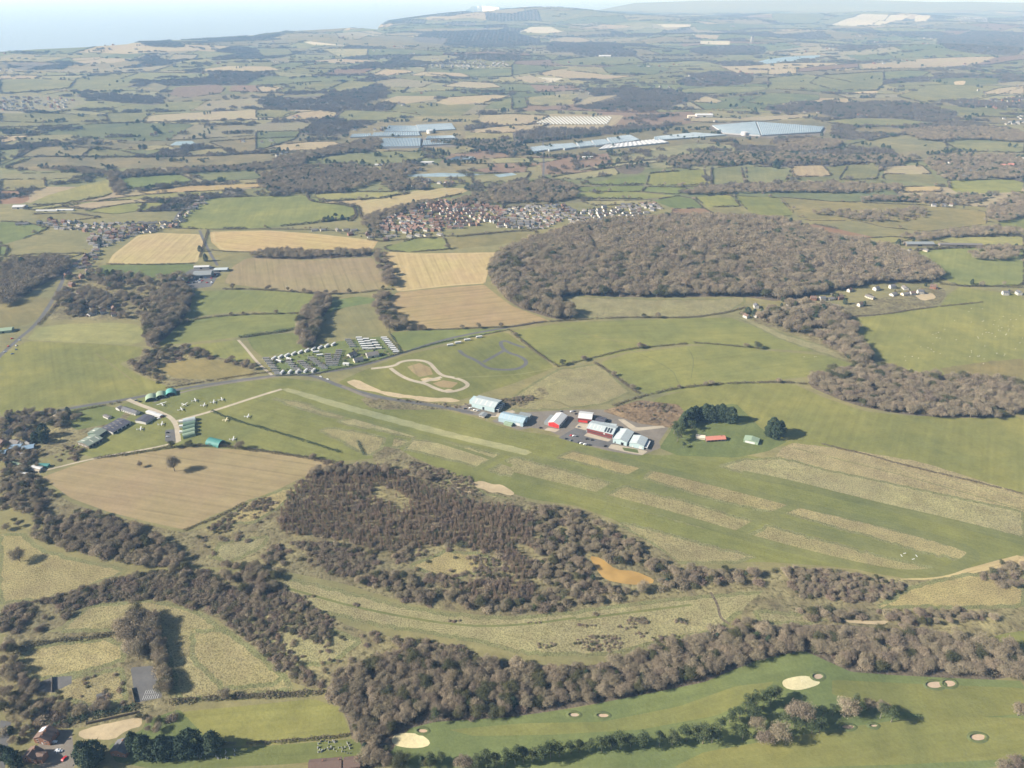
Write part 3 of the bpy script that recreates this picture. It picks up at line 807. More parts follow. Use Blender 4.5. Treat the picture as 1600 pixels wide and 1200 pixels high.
CYP = [mesh_np('crown', *crown_cypress(70+i, 1500, f), [M_cyp]) for i, f in enumerate((.30,.36,.26))]
CYP_T = []
for i in range(3): b = MB(); b.tube((0,0,-.03), (0,0,.8), .03, .012, 5); CYP_T.append(b.mesh('trunk', M_bark))
def shrub_mesh(seed, n, mat, flat=.62, w=.05):
    rs = np.random.default_rng(seed); P = []; D = []
    for i in range(5):
        a = rs.uniform(0, 6.283); rr = rs.uniform(0,.5); r = rs.uniform(.34,.55)
        p, d = blob(rs, n//5, (rr*math.cos(a), rr*math.sin(a), flat*rs.uniform(.2,.5)), (r, r, flat*.62), -.4); P.append(p); D.append(d)
    P = np.concatenate(P); P[:,2] = np.maximum(P[:,2], .0); D = unit(np.concatenate(D)+rs.normal(size=P.shape)*.4+np.array([0,0,.5]))
    return mesh_np('shrub', *facets(P, D, rs.uniform(.12,.24,len(P)), rs.uniform(.5,1.4,len(P))*w, rs), [mat])
SHRUB = [shrub_mesh(90+i, 620, m) for i, m in enumerate((M_bram, M_twig, M_gorse, M_bram, M_twig))]
def sapling(seed, n):
    rs = np.random.default_rng(seed); a = rs.uniform(0, 6.283, n); r = .2*np.sqrt(rs.random(n)); z = rs.random(n)*.8
    r = r*(1.05-z*.55); P = np.stack([r*np.cos(a), r*np.sin(a), z], 1)
    D = unit(np.stack([np.cos(a)*.12, np.sin(a)*.12, np.ones(n)], 1)+rs.normal(size=(n,3))*.08)
    return mesh_np('sapling', *slivers(P, D, rs.uniform(.15,.32,n), rs.uniform(.010,.022,n), rs), [M_sapl])
SAPL = [sapling(110+i, 300) for i in range(3)]
def hedge_bit(seed, n, mat):
    rs = np.random.default_rng(seed); x = rs.uniform(-.5,.5,n); a = rs.uniform(-1.5,1.5,n); q = .5+.5*rs.random(n)**.6
    wob = 1+.28*np.sin(x*9+seed)+.2*np.sin(x*23+2*seed)
    P = np.stack([x, .5*np.sin(a)*q, np.abs(np.cos(a))*q*wob*.75], 1)
    D = unit(np.stack([rs.normal(size=n)*.4, np.sin(a), np.abs(np.cos(a))+.4], 1)+rs.normal(size=(n,3))*.3)
    return facets(P, D, rs.uniform(.16,.30,n), rs.uniform(.06,.15,n), rs)
# ---- protos for the masses that nobody could count (kept out of the scene; only their copies in the stuff objects show)
def proto_coll(name, objs):
    c = bpy.data.collections.new(name)
    for i, (nm, me) in enumerate(objs): c.objects.link(bpy.data.objects.new('%s_%02d' % (nm, i), me))
    return c
def joined(me_list):
    V = []; Fs = []; mi = []; mats = []; k = 0
    for me in me_list:
        n = len(me.vertices); v = np.empty(n*3, np.float32); me.vertices.foreach_get('co', v); V.append(v.reshape(-1, 3))
        for p in me.polygons: Fs.append([i+k for i in p.vertices]); mi.append(len(mats)+p.material_index)
        mats += list(me.materials); k += n
    m2 = bpy.data.meshes.new('plant'); m2.from_pydata(np.concatenate(V).tolist(), [], Fs)
    for m in mats: m2.materials.append(m)
    m2.polygons.foreach_set('material_index', mi); m2.update(); return m2
def clump(seed, n, mat, R=16.0):
    """a patch of far woodland, about 30 m across"""
    rs = np.random.default_rng(seed); P = []; D = []
    for i in range(13):
        a = rs.uniform(0,6.283); rr = R*math.sqrt(rs.random()); h = rs.uniform(7,12.5); r = rs.uniform(3.2,5.2)
        p, d = blob(rs, n//13, (rr*math.cos(a), rr*math.sin(a), h-r), (r, r, r), -.1); P.append(p); D.append(d)
        p, d = blob(rs, n//40, (rr*math.cos(a), rr*math.sin(a), h*.35), (r*.8, r*.8, h*.35), -.1); P.append(p); D.append(d)
    P = np.concatenate(P); D = unit(np.concatenate(D)+rs.normal(size=P.shape)*.4)
    return mesh_np('clump', *facets(P, D, rs.uniform(1.4,2.6,len(P)), rs.uniform(.8,1.6,len(P)), rs), [mat])
M_fwood = leaf_mat('far_wood_twigs', [(0,(0.144,0.122,0.099)),(.5,(0.176,0.153,0.119)),(1,(0.131,0.122,0.090))])
M_fhedge = leaf_mat('far_hedge_twigs', [(0,(0.088,0.076,0.058)),(.5,(0.120,0.100,0.074)),(1,(0.076,0.076,0.050))])
C_tree = proto_coll('tree_kinds', [('tree', joined([BARE[i], BARE_T[i]])) for i in range(4)])
C_lod = proto_coll('far_tree_kinds', [('tree', mesh_np('crown', *crown_bare(30+i, 760, .034)[0], [M_twig])) for i in range(4)])
C_shrub = proto_coll('shrub_kinds', [('shrub', m) for m in SHRUB])
C_sapl = proto_coll('sapling_kinds', [('sapling', m) for m in SAPL])
C_con = proto_coll('conifer_kinds', [('conifer', m) for m in CYP+PINE])
C_clump = proto_coll('clump_kinds', [('clump', clump(130+i, 560, M_fwood if i < 4 else M_cyp)) for i in range(5)])
C_hedge = proto_coll('hedge_kinds', [('bit', mesh_np('bit', *hedge_bit(150+i, 150, M_fhedge), [M_fhedge])) for i in range(3)])
def stuff(name, label, cat, coll, P, rot, scl, idx):
    P = np.asarray(P, np.float32)
    me = bpy.data.meshes.new(name); me.vertices.add(len(P)); me.vertices.foreach_set('co', P.ravel())
    a = me.attributes.new('rot', 'FLOAT_VECTOR', 'POINT'); r = np.zeros((len(P), 3), np.float32); r[:,2] = rot; a.data.foreach_set('vector', r.ravel())
    a = me.attributes.new('scl', 'FLOAT_VECTOR', 'POINT'); a.data.foreach_set('vector', np.asarray(scl, np.float32).ravel())
    a = me.attributes.new('kind_index', 'INT', 'POINT'); a.data.foreach_set('value', np.asarray(idx, np.int32))
    o = link(bpy.data.objects.new(name, me))
    ng = bpy.data.node_groups.new(name, 'GeometryNodeTree'); ng.interface.new_socket('Geometry', in_out='INPUT', socket_type='NodeSocketGeometry'); ng.interface.new_socket('Geometry', in_out='OUTPUT', socket_type='NodeSocketGeometry')
    gi, go = ng.nodes.new('NodeGroupInput'), ng.nodes.new('NodeGroupOutput')
    ci = ng.nodes.new('GeometryNodeCollectionInfo'); ci.inputs['Collection'].default_value = coll; ci.inputs['Separate Children'].default_value = True; ci.inputs['Reset Children'].default_value = True
    ip = ng.nodes.new('GeometryNodeInstanceOnPoints'); ip.inputs['Pick Instance'].default_value = True
    def na(nm, t):
        n = ng.nodes.new('GeometryNodeInputNamedAttribute'); n.data_type = t; n.inputs['Name'].default_value = nm
        return [q for q in n.outputs if q.enabled][0]
    er = ng.nodes.new('FunctionNodeEulerToRotation'); ng.links.new(na('rot', 'FLOAT_VECTOR'), er.inputs[0])
    ng.links.new(gi.outputs[0], ip.inputs['Points']); ng.links.new(ci.outputs[0], ip.inputs['Instance'])
    ng.links.new(na('kind_index', 'INT'), ip.inputs['Instance Index']); ng.links.new(er.outputs[0], ip.inputs['Rotation']); ng.links.new(na('scl', 'FLOAT_VECTOR'), ip.inputs['Scale'])
    ng.links.new(ip.outputs[0], go.inputs[0])
    md = o.modifiers.new('scatter', 'NODES'); md.node_group = ng
    return tag(o, label, cat, kind='stuff')
# ---- gather every plant, then keep the nearest 300 of a kind as things
TREES = []; SHRUBS = []; SAPLS = []; CONS = []; HB = []; CLUMPS = []     # (x, y, size, place)
def fill(px, spacing, jit=.42):
    W = at_many(soften(smooth_line(PX(px), True, 1, .2), True, 40)); poly = W[:, :2]; lo = poly.min(0); hi = poly.max(0)
    nx, ny = max(1, int((hi[0]-lo[0])/spacing)), max(1, int((hi[1]-lo[1])/spacing))
    X, Y = np.meshgrid(lo[0]+(np.arange(nx)+.5)*spacing, lo[1]+(np.arange(ny)+.5)*spacing)
    X = X + (np.arange(ny)[:,None] % 2)*spacing*.5
    X = (X+NR.uniform(-jit,jit,X.shape)*spacing).ravel(); Y = (Y+NR.uniform(-jit,jit,Y.shape)*spacing).ravel()
    k = inside(poly, X, Y); return X[k], Y[k]
def clumpy(X, Y, s, seed=0):
    return .5+.25*(np.sin(X/s+seed)+np.sin(Y/s*1.3+seed*2+.5*np.sin(X/s*.7)))+.2*np.sin((X+Y)/s*2.1+seed)
# kind, spacing m, size range m, density 0..1, share of (trees, shrubs, saplings, conifers), place
WOODS = """
t 9.5 14.1 21.8 1 .86,.10,0,.04|wide bare wood behind the stubble fields|760,430 775,405 800,390 850,371 900,356 960,348 1060,342 1180,343 1230,350 1300,372 1380,388 1440,410 1472,435 1440,443 1380,441 1300,456 1220,470 1160,462 1000,464 880,460 872,480 902,496 870,500 800,478
t 7.9 9.4 15.6 1 .9,.08,0,.02|wood along the stream below the sheep pasture|1255,600 1290,585 1340,571 1380,576 1420,590 1500,595 1600,600 1600,652 1480,653 1400,646 1330,632
t 10.1 11.5 19.0 .8 .75,.2,0,.05|stream wood above the grass slope|1170,500 1230,470 1300,482 1330,505 1342,540 1365,560 1345,578 1300,546 1240,522
t 9.0 11.5 19.0 1 .9,.08,0,.02|wooded stream beside the holiday park|470,500 495,465 512,462 522,470 502,500 492,542 475,547 465,525
t 9.0 11.5 19.0 1 .85,.1,0,.05|wooded stream by the long pasture|225,520 245,465 290,440 302,470 286,500 256,532 230,545
t 9.0 11.5 20.4 1 .9,.08,0,.02|wood at the village end|0,480 0,420 30,411 80,404 112,408 108,425 75,440 45,458 20,478
t 10.1 10.2 17.7 .9 .8,.2,0,0|tree belt between the stubble fields|580,396 600,393 622,452 610,458
t 10.1 10.2 17.7 .9 .85,.15,0,0|tree belt under the stubble field|585,462 604,457 612,472 616,496 642,512 600,520 590,490
t 7.9 7.4 12.3 .8 .35,.65,0,0|scrub belt round the old pasture|188,569 230,545 300,542 345,557 400,572 408,584 345,563 300,560 240,571 262,606
t 9.0 10.2 16.3 .9 .85,.15,0,0|wood above the middle stubble|385,403 420,392 500,394 582,393 582,399 530,402 470,405
t 5.9 7.1 12.7 1 .84,.13,0,.03|wood edge along the golf fairway|500,1082 560,1040 640,1020 760,1036 900,1052 1000,1028 1100,990 1200,985 1240,990 1250,1015 1180,1028 1100,1062 1000,1082 880,1102 780,1119 680,1124 640,1136 590,1200 565,1200 545,1120
t 5.9 7.1 12.7 1 .84,.14,0,.02|wood beside the upper golf green|1240,990 1300,980 1420,990 1500,1003 1600,1015 1600,1062 1500,1052 1400,1050 1330,1046 1260,1012
t 6.8 5.4 9.8 .9 .55,.42,0,.03|willow wood north of the river meadow|700,950 800,958 900,952 1000,930 1100,918 1230,905 1240,893 1060,890 1010,868 960,830 905,800 870,790 830,788 840,840 835,900 870,925 780,945
t 6.8 5.4 10.8 .85 .5,.5,0,0|thicket on the north bank of the river meadow|540,908 600,890 660,910 720,935 780,945 700,955 620,938
s 3.6 3 6 .7 .1,.9,0,0|bramble thicket below the ploughed field|400,880 430,850 500,845 580,860 590,885 540,905 470,890
s 3.6 3 6.5 .66 .12,.88,0,0|scrub band beside the tussock meadow|0,950 60,940 165,908 230,895 300,890 400,900 440,915 500,955 560,985 640,1000 700,1005 760,1025 640,1022 560,1032 500,1080 440,1050 380,995 330,958 250,933 130,943 90,983 0,1000
t 6.8 6.3 11.7 .82 .7,.3,0,0|tree belt under the ploughed field|0,725 60,740 75,770 120,795 230,830 260,850 300,885 230,888 150,872 110,866 60,845 0,828
t 6.8 6.3 10.8 .7 .6,.4,0,0|thicket beside the old pasture corner|260,885 330,878 430,890 440,905 420,935 360,920 300,930 270,910
s 3.6 2.5 5 .45 .05,.95,0,0|scrub below the long ploughed field|300,838 385,788 440,765 470,760 430,800 400,850 330,870
p 4.3 5.5 8.2 .90 0,.2,.8,0|willow carr|470,750 520,728 600,730 680,765 760,790 830,790 838,840 834,905 800,905 790,870 700,848 600,868 520,840 430,835 440,790
s 3.6 2.5 5 0.58 .06,.84,.1,0|open scrub inside the willow carr|600,868 700,850 800,868 830,890 800,912 720,915 640,905
p 4.6 5 8 .75 0,.3,.7,0|willow belt above the river meadow|680,912 760,908 830,905 870,925 790,945 720,935
t 7.9 6.3 11.2 .8 .55,.45,0,0|dark thicket at the plough corner|470,750 500,728 560,722 610,728 660,742 690,755 600,745 520,745
s 3.6 2 4 0.63 .05,.95,0,0|scrub bank south of the runway|600,715 640,720 700,735 740,748 760,780 700,770 640,740
s 3.6 3 7 0.88 .3,.7,0,0|scrub east of the willow wood|1220,885 1300,890 1350,900 1420,912 1400,935 1300,940 1240,930
t 6.8 4.5 8.8 .8 .35,.65,0,0|scrub hillock by the runway end|1530,895 1560,880 1600,872 1600,918 1560,915 1532,912
t 6.4 5.4 9.8 .85 .5,.5,0,0|river bank scrub|1240,945 1300,955 1400,955 1500,950 1600,945 1600,965 1500,972 1420,980 1350,968 1260,975
t 6.4 5.4 9.8 .8 .45,.55,0,0|river bank scrub|1100,985 1150,970 1240,980 1240,995 1120,1000
s 4.3 2.5 5 .28 .0,1,0,0|scrub by the bramble bank|950,645 1000,628 1050,635 1060,655 1000,658
s 3.6 2 4.5 0.48 0,1,0,0|scrub on the race track bank|600,622 700,632 735,630 820,620 845,603 850,620 800,636 720,640
t 7.7 7.1 12.7 .75 .8,.2,0,0|trees round the playground courts|0,1000 30,1000 32,1060 60,1065 50,1100 90,1108 180,1103 195,1100 215,1104 100,1130 40,1128 0,1120
t 9.0 12.8 19.0 .9 .95,.05,0,0|tall bare trees beside the tussock meadow|190,975 220,955 245,965 248,1010 240,1038 205,1040 200,1010
t 4.2 9 12 1 .9,.1,0,0|tree row beside the playground court|236,985 246,983 258,1030 270,1090 258,1094 246,1036
t 6.8 5.4 9.8 .7 .6,.4,0,0|trees by the farmhouse paddock|200,1120 255,1105 275,1125 255,1140 225,1145
t 6.8 6.3 11.7 .8 .7,.25,0,.05|trees at the river mouth of the fairway|590,1200 610,1165 650,1180 700,1178 740,1190 740,1200
s 4.3 3 6 0.68 .3,.7,0,0|scrub by the barns|40,700 60,690 130,700 130,718 70,735 60,740
t 8.9 7.4 12.3 .6 .6,.3,0,.1|trees round the west farmyard|0,650 60,640 130,648 120,660 60,690 0,690
t 10.1 10.2 16.3 .55 .6,.3,0,.1|trees along the village street|110,430 140,420 240,438 300,430 295,450 240,470 225,500 120,495 70,498 90,470
t 10.1 10.2 16.3 .9 .85,.1,0,.05|trees of the old railway|415,293 430,287 520,290 555,296 555,300 480,303 420,302
t 10.1 10.2 16.3 .9 .85,.05,0,.1|hanger above the town|700,318 760,300 800,288 860,283 900,290 905,310 860,318 800,318 720,322
t 10.1 10.2 16.3 .9 .8,.1,0,.1|trees west of the town|560,345 620,325 650,315 690,318 620,335 590,352 600,370 580,372
t 10.1 10.2 16.3 .9 .9,.1,0,0|belt below the small fields|1060,305 1100,295 1180,290 1220,290 1300,288 1370,292 1410,290 1405,300 1340,303 1280,302 1200,302 1100,305
t 10.1 10.2 16.3 .9 .8,.05,0,.15|belt behind the heath|1330,312 1420,308 1500,306 1540,306 1530,318 1450,318 1380,316
t 10.1 10.2 16.3 .85 .9,.05,0,.05|wood by the right edge|1545,320 1600,300 1600,342 1560,350 1540,340
t 11.2 10.2 15.0 .8 .7,.3,0,0|heath thicket|1255,333 1310,330 1370,332 1440,325 1450,340 1400,348 1330,345
t 10.1 10.2 16.3 .8 .85,.1,0,.05|farm lane trees|1390,372 1440,368 1540,358 1600,362 1600,368 1480,372 1420,380
t 10.1 10.2 16.3 .8 .9,.05,0,.05|copse|1500,392 1590,386 1590,408 1520,408
t 10.1 10.2 16.3 .9 .8,.1,0,.1|trees behind the long field|60,262 150,266 170,270 220,268 320,264 420,258 480,250 470,262 380,268 290,272 240,275 175,276 100,270
t 10.1 10.2 16.3 .9 .9,.1,0,0|shelter belt|168,272 185,276 200,300 185,310 176,300
t 10.1 10.2 16.3 .9 .8,.1,0,.1|wood by the nursery|400,275 460,265 520,260 590,262 600,280 560,296 480,300 410,300
t 10.1 10.2 16.3 .9 .8,.1,0,.1|trees by the fish ponds|590,262 640,258 660,268 620,280 650,290 680,296 600,300
t 10.1 10.2 16.3 .85 .85,.1,0,.05|wood south of the glasshouses|420,252 500,236 560,222 590,215 600,230 560,238 500,245 440,262
t 10.1 10.2 16.3 .9 .4,.1,0,.5|trees along the lane to the glasshouses|660,222 720,220 800,222 840,240 800,245 740,232
t 10.1 10.2 16.3 .8 .6,.1,0,.3|trees of the far hamlet|1050,245 1120,240 1200,240 1280,245 1380,245 1440,252 1400,258 1300,256 1180,258 1100,260 1040,262
t 10.1 10.2 16.3 .8 .8,.1,0,.1|trees of the far right village|1440,250 1500,245 1600,245 1600,280 1560,282 1480,284 1460,270
t 10.1 10.2 16.3 .9 .9,.1,0,0|wood above the far right village|1400,205 1480,200 1560,202 1600,208 1600,224 1520,218 1440,222
t 10.1 10.2 16.3 .9 .9,.1,0,0|wood behind the nursery|1210,225 1265,218 1320,222 1300,235 1220,240
t 9 12 16 .8 .25,0,0,.75|evergreen patch inside the wide wood|1175,368 1235,360 1275,380 1250,395 1190,396
s 3.2 1.8 3.4 .9 0,1,0,0|bramble patches of the river meadow|849,971 848,974 835,975 825,974 817,971 820,968 835,967 848,968
s 3.2 1.8 3.4 .9 0,1,0,0|bramble patches of the river meadow|933,976 931,979 918,980 907,979 900,976 909,973 918,972 931,973
s 3.2 1.8 3.4 .9 0,1,0,0|bramble patches of the river meadow|942,960 937,962 932,963 925,962 926,960 926,958 932,957 937,958
s 3.2 1.8 3.4 .9 0,1,0,0|bramble patches of the river meadow|973,977 972,980 965,981 959,980 955,977 956,974 965,973 972,974
s 3.2 1.8 3.4 .9 0,1,0,0|bramble patches of the river meadow|1015,970 1012,975 995,977 981,975 971,970 984,965 995,963 1012,965
s 3.2 1.8 3.4 .9 0,1,0,0|bramble patches of the river meadow|999,979 992,982 985,983 975,982 975,979 976,976 985,975 992,976
s 3.2 1.8 3.4 .9 0,1,0,0|bramble patches of the river meadow|1073,970 1072,974 1062,976 1054,974 1048,970 1050,966 1062,964 1072,966
s 3.2 1.8 3.4 .9 0,1,0,0|bramble patches of the river meadow|976,1004 970,1015 938,1020 911,1015 892,1004 916,993 938,988 970,993
s 3.2 1.8 3.4 .9 0,1,0,0|bramble patches of the river meadow|874,1009 862,1013 852,1014 837,1013 838,1009 839,1005 852,1004 862,1005
s 3.2 1.8 3.4 .9 0,1,0,0|bramble patches of the river meadow|1015,991 1014,995 1003,997 995,995 988,991 990,987 1003,985 1014,987
s 3.2 1.8 3.4 .9 0,1,0,0|bramble patches of the river meadow|1062,998 1059,1004 1040,1007 1024,1004 1014,998 1028,992 1040,989 1059,992
s 3.2 1.8 3.4 .9 0,1,0,0|bramble patches of the river meadow|727,968 718,971 710,972 698,971 699,968 700,965 710,964 718,965
s 3.2 1.8 3.4 .9 0,1,0,0|bramble patches of the river meadow|647,960 646,962 640,963 635,962 631,960 632,958 640,957 646,958
s 3.2 1.8 3.4 .9 0,1,0,0|bramble patches of the river meadow|570,945 568,947 560,948 553,947 548,945 554,943 560,942 568,943
s 3.2 1.8 3.4 .9 0,1,0,0|bramble patches of the river meadow|494,930 487,933 480,934 470,933 470,930 471,927 480,926 487,927
s 3.4 2.2 4.2 .7 .1,.9,0,0|overgrown garden below the playground courts|55,1092 150,1086 200,1102 212,1118 150,1128 95,1138 50,1136
s 4 2 4 .35 .05,.95,0,0|rough plot between the playground courts|80,1065 115,1058 190,1045 195,1095 150,1105 95,1092
t 5.5 4 7 .75 .5,.3,0,.2|garden of the brick houses|6,1134 52,1134 54,1160 30,1178 12,1172
s 3 1.5 3.5 .6 .1,.7,0,.2|garden of the brick houses|82,1142 118,1139 124,1160 120,1178 108,1172 100,1150
t 6 5 9 .7 .5,.4,0,.1|left edge settlement|0,640 60,650 62,690 50,740 0,745
"""
GREEN_OPEN = at_many(PX('604,1150 640,1128 700,1125 690,1175 640,1192 606,1178'))[:, :2]; POND_OPEN = at_many(PX('910,862 932,862 960,886 1000,888 1030,898 1034,908 1012,916 975,919 948,914 930,900'))[:, :2]
for ln in WOODS.strip().splitlines():
    a, place, poly = ln.split('|'); kd, sp, lo, hi, den, mix = a.split(); mix = [float(q) for q in mix.split(',')]; lo, hi = float(lo), float(hi)
    X, Y = fill(poly, float(sp)); cf = clumpy(X, Y, 22, len(place)); thr = 1-float(den)
    hz_ = clumpy(X, Y, 60, len(place)*3)
    kp = ~inside(POND_OPEN, X, Y) & ~inside(GREEN_OPEN, X, Y); X, Y, cf, hz_ = X[kp], Y[kp], cf[kp], hz_[kp]
    for x, y, c, g in zip(X, Y, cf, hz_):
        if c < thr*1.0 and rnd.random() < .9: continue
        s = lo+(hi-lo)*min(1, max(0, .5*g+.5*rnd.random())); q = rnd.random()*sum(mix)
        if q < mix[0]: TREES.append((x, y, s, place))
        elif q < mix[0]+mix[1]: SHRUBS.append((x, y, min(s, 7)*rnd.uniform(.6,1.45), place))
        elif q < mix[0]+mix[1]+mix[2]: SAPLS.append((x, y, s, place))
        else: CONS.append((x, y, s*.95, place))
def along(px, step):
    W = at_many(soften(smooth_line(PX(px), False, 1, .2), False, 12))[:, :2]; d = np.r_[0, np.cumsum(np.hypot(*np.diff(W, axis=0).T))]
    n = max(2, int(d[-1]/step)); t = np.linspace(0, d[-1], n); return np.interp(t, d, W[:,0]), np.interp(t, d, W[:,1]), d[-1]
# ---- near hedges: each one a thing of its own.  height, width, trees per 100 m
HEDGES = """
2.5 4 0|dark straight hedge crossing the west end of the airfield|330,642 360,655 420,672 480,690 535,708
3 5 2|hedge between the barns and the ploughed field|150,716 200,710 280,697 345,697 400,704 460,712 525,724
2.5 4 .5|low hedge up the east side of the ploughed field|290,828 340,808 385,785
2 3 0|thin hedge along the airfield road|262,606 300,600 345,592 430,580
3 5 1.5|hedge curving above the big grass slope|960,634 1000,620 1060,606 1140,599 1230,597 1262,601
3 5 2|thick hedge on the grass slope from the field gate|930,568 950,580 975,600 1000,616
3 5 1|hedge from the race track up to the lane|798,518 820,536 845,556 872,573
2.5 4 2.5|bushy hedge winding across the middle pastures|872,573 900,566 940,556 980,546 1040,540 1075,537
2.5 4 2.5|second bushy hedge of the middle pastures|1086,536 1130,539 1188,545
3 5 .5|long lane hedge under the wide wood|800,511 840,504 900,500 980,496 1080,497 1140,488 1165,480
2.5 4 3|treed hedge beneath the lower tan stubble|640,516 700,515 760,512 800,511
2 3 0|clipped hedge behind the four white lodges|624,553 680,537 740,526 798,515
2 3 0|clipped hedge at the right of the holiday park|608,519 620,537 629,552
2 3 0|clipped roadside hedge of the holiday park|434,587 490,586 520,578 560,571 624,553
4 7 0|tall dark evergreen hedge below the pasture|375,527 400,524 440,518 463,514
3 5 3|treed hedge between two green pastures|250,520 300,500 345,494 400,491 470,490
3 5 3|treed hedge on the lower edge of the middle stubble|350,452 390,452 440,455 500,460 560,458 606,452
2.5 4 0|field hedge under the upper tan stubble|330,391 360,394 420,394 500,392 580,390
3 5 .5|hedge under the left tan stubble|168,413 240,414 306,412
3 5 1|hedge along the lane past the village|60,508 90,475 105,450
2.5 4 0|hedge at the foot of the sheep pasture village|1310,496 1380,492 1440,482 1540,472
3 5 1|hedge along the lane above the sheep pasture|1470,444 1500,447 1560,448 1600,450
2 3 0|broken line of gorse across the stubble slope|1285,694 1320,703 1360,712 1400,724 1450,736 1510,750 1600,772
4 6 0|tall clipped hedge above the sandy paddock|85,1135 120,1125 180,1112 218,1105
3.5 5 0|hedge with long shadow beside the tussock meadow|36,1012 80,1002 140,998 185,988
4 6 1|hedge row at the foot of the tussock meadow|270,1098 330,1092 400,1088 470,1085 510,1082
2.5 3 .5|hedge over the cemetery|300,1165 360,1163 430,1160 500,1154 552,1148
3 5 2|roadside hedge by the parish road|0,660 30,655 60,648
2.5 4 1|roadside hedge north of the barns|90,648 130,640 190,628
3 5 1|hedge on the left side of the farm lane|312,402 318,385 325,360
2.5 4 0|hedge dividing the town pastures|695,373 700,385 706,392
3 5 .5|hedge along the town's lower edge|575,375 600,378 650,372 700,370 800,361 845,358
2.5 4 0|hedge above the stubble by the town|275,357 340,359 420,358 520,360 590,368
4 7 2|tree lined hedge round the ridge field|480,304 484,314 500,317 540,321 555,326 558,338 548,346
2.5 4 0|dark ditch hedge by the taxiway|558,688 562,698 570,712
"""
M_HS = [hedge_bit(170+i, 90, None) for i in range(4)]
for ln in HEDGES.strip().splitlines():
    a, lab, px = ln.split('|'); hh, ww, tr = map(float, a.split())
    X, Y, Ltot = along(px, 4.0); Z = ht(X, Y); Vs = []; Fs = []; k = 0
    for i in range(len(X)-1):
        dx, dy = X[i+1]-X[i], Y[i+1]-Y[i]; l = math.hypot(dx, dy)*1.25; a0 = math.atan2(dy, dx); ca, sa = math.cos(a0), math.sin(a0)
        if rnd.random() < .05: continue
        v, f = M_HS[rnd.randrange(4)]; s = rnd.uniform(.65,1.3); x = v[:,0]*l; y = v[:,1]*ww*s+rnd.uniform(-.5,.5)
        Vs.append(np.stack([X[i]+ca*x-sa*y, Y[i]+sa*x+ca*y, Z[i]+v[:,2]*hh*1.25*s], 1)); Fs.append(f+k); k += len(v)
    o = link(bpy.data.objects.new('hedge', mesh_np('hedge', np.concatenate(Vs), np.concatenate(Fs), [M_cyp if 'evergreen' in lab or 'dark' in lab or 'clipped' in lab else M_hedge])))
    tag(o, lab, 'hedge', 'hedges between the near fields')
    for _ in range(int(tr*Ltot/100)):
        i = rnd.randrange(len(X)); TREES.append((X[i]+rnd.uniform(-1,1), Y[i]+rnd.uniform(-1,1), rnd.uniform(7,11), lab))
# ---- hedge banks far off: one mass
def hedge_line(W, w=5, h=4.5, p_tree=.012, keep=.93):
    W = np.asarray(W)[:, :2]; d = np.r_[0, np.cumsum(np.hypot(*np.diff(W, axis=0).T))]; 
    if d[-1] < 10: return
    if keep > .9: g = rnd.choice((.45,.7,.9,1,1,1.3)); w *= g; h *= g; keep = rnd.choice((.95,.9,.8,.65))
    seg = 12+.0022*dist(W[0])
    n = max(2, int(d[-1]/seg)+1); t = np.linspace(0, d[-1], n); x = np.interp(t, d, W[:,0]); y = np.interp(t, d, W[:,1])
    for i in range(n-1):
        if rnd.random() > keep: continue
        s = rnd.uniform(.7,1.35); r = dist((x[i], y[i]))
        HB.append(((x[i]+x[i+1])/2, (y[i]+y[i+1])/2, math.atan2(y[i+1]-y[i], x[i+1]-x[i]), math.hypot(x[i+1]-x[i], y[i+1]-y[i])*1.15, w*s*(1+r/16000), h*s*(1+r/16000)))
        if rnd.random() < p_tree*seg: TREES.append((x[i]+rnd.uniform(-3,3), y[i]+rnd.uniform(-3,3), rnd.uniform(8,12), 'far hedge'))
for e in mos_edges:
    e = np.asarray(e); d = np.r_[0, np.cumsum(np.hypot(*np.diff(e, axis=0).T))]; n = max(2, int(d[-1]/60)); t = np.linspace(0, d[-1], n)
    x = np.interp(t, d, e[:,0]); y = np.interp(t, d, e[:,1]); c = covered(x, y)
    run = []
    for i in range(n):
        if c[i]:
            if len(run) > 1: hedge_line(run)
            run = []
        else: run.append((x[i], y[i]))
    if len(run) > 1: hedge_line(run)
for p in POLYS:
    if p.src in ('far','mid') and p.k not in 'FNRXWPE':
        W = np.r_[p.p, p.p[:1]]; n = len(W); s = 0
        while s < n-1:
            k = min(n-1, s+rnd.randint(3, 7))
            if rnd.random() < (.86 if p.src == 'mid' else .8): hedge_line(W[s:k+1], 4.5, 4.2, .008)
            s = k
for p in POLYS:
    if p.k == 'F':
        lo, hi = p.lo, p.hi; sp = 24+.0022*lo[1]
        X, Y = np.meshgrid(np.arange(lo[0], hi[0], sp), np.arange(lo[1], hi[1], sp)); X = (X+NR.uniform(-8,8,X.shape)).ravel(); Y = (Y+NR.uniform(-8,8,Y.shape)).ravel()
        k = inside(p, X, Y)
        if p.src == 'mosaic': k &= ~covered(X, Y, [q for q in traced if q.k != 'F'])
        for x, y in zip(X[k], Y[k]): CLUMPS.append((x, y))
# scattered copses far off, woods of the valley bottoms
for _ in range(1500):
    y = 2000+12500*rnd.random()**1.1; x = rnd.uniform(-.72,.72)*y; n = rnd.randint(2, 14); a = rnd.uniform(-.4,.4); sp_ = rnd.choice((40,70,120))
    for i in range(n):
        q = rnd.gauss(0, sp_); CLUMPS.append((x+q, y+q*a+rnd.gauss(0, 14)))
CL = np.array(CLUMPS); c = covered(CL[:,0], CL[:,1], [q for q in traced if q.k not in 'FWS'] ); CL = CL[~c]
CL = CL[CL[:,1] > 1750]
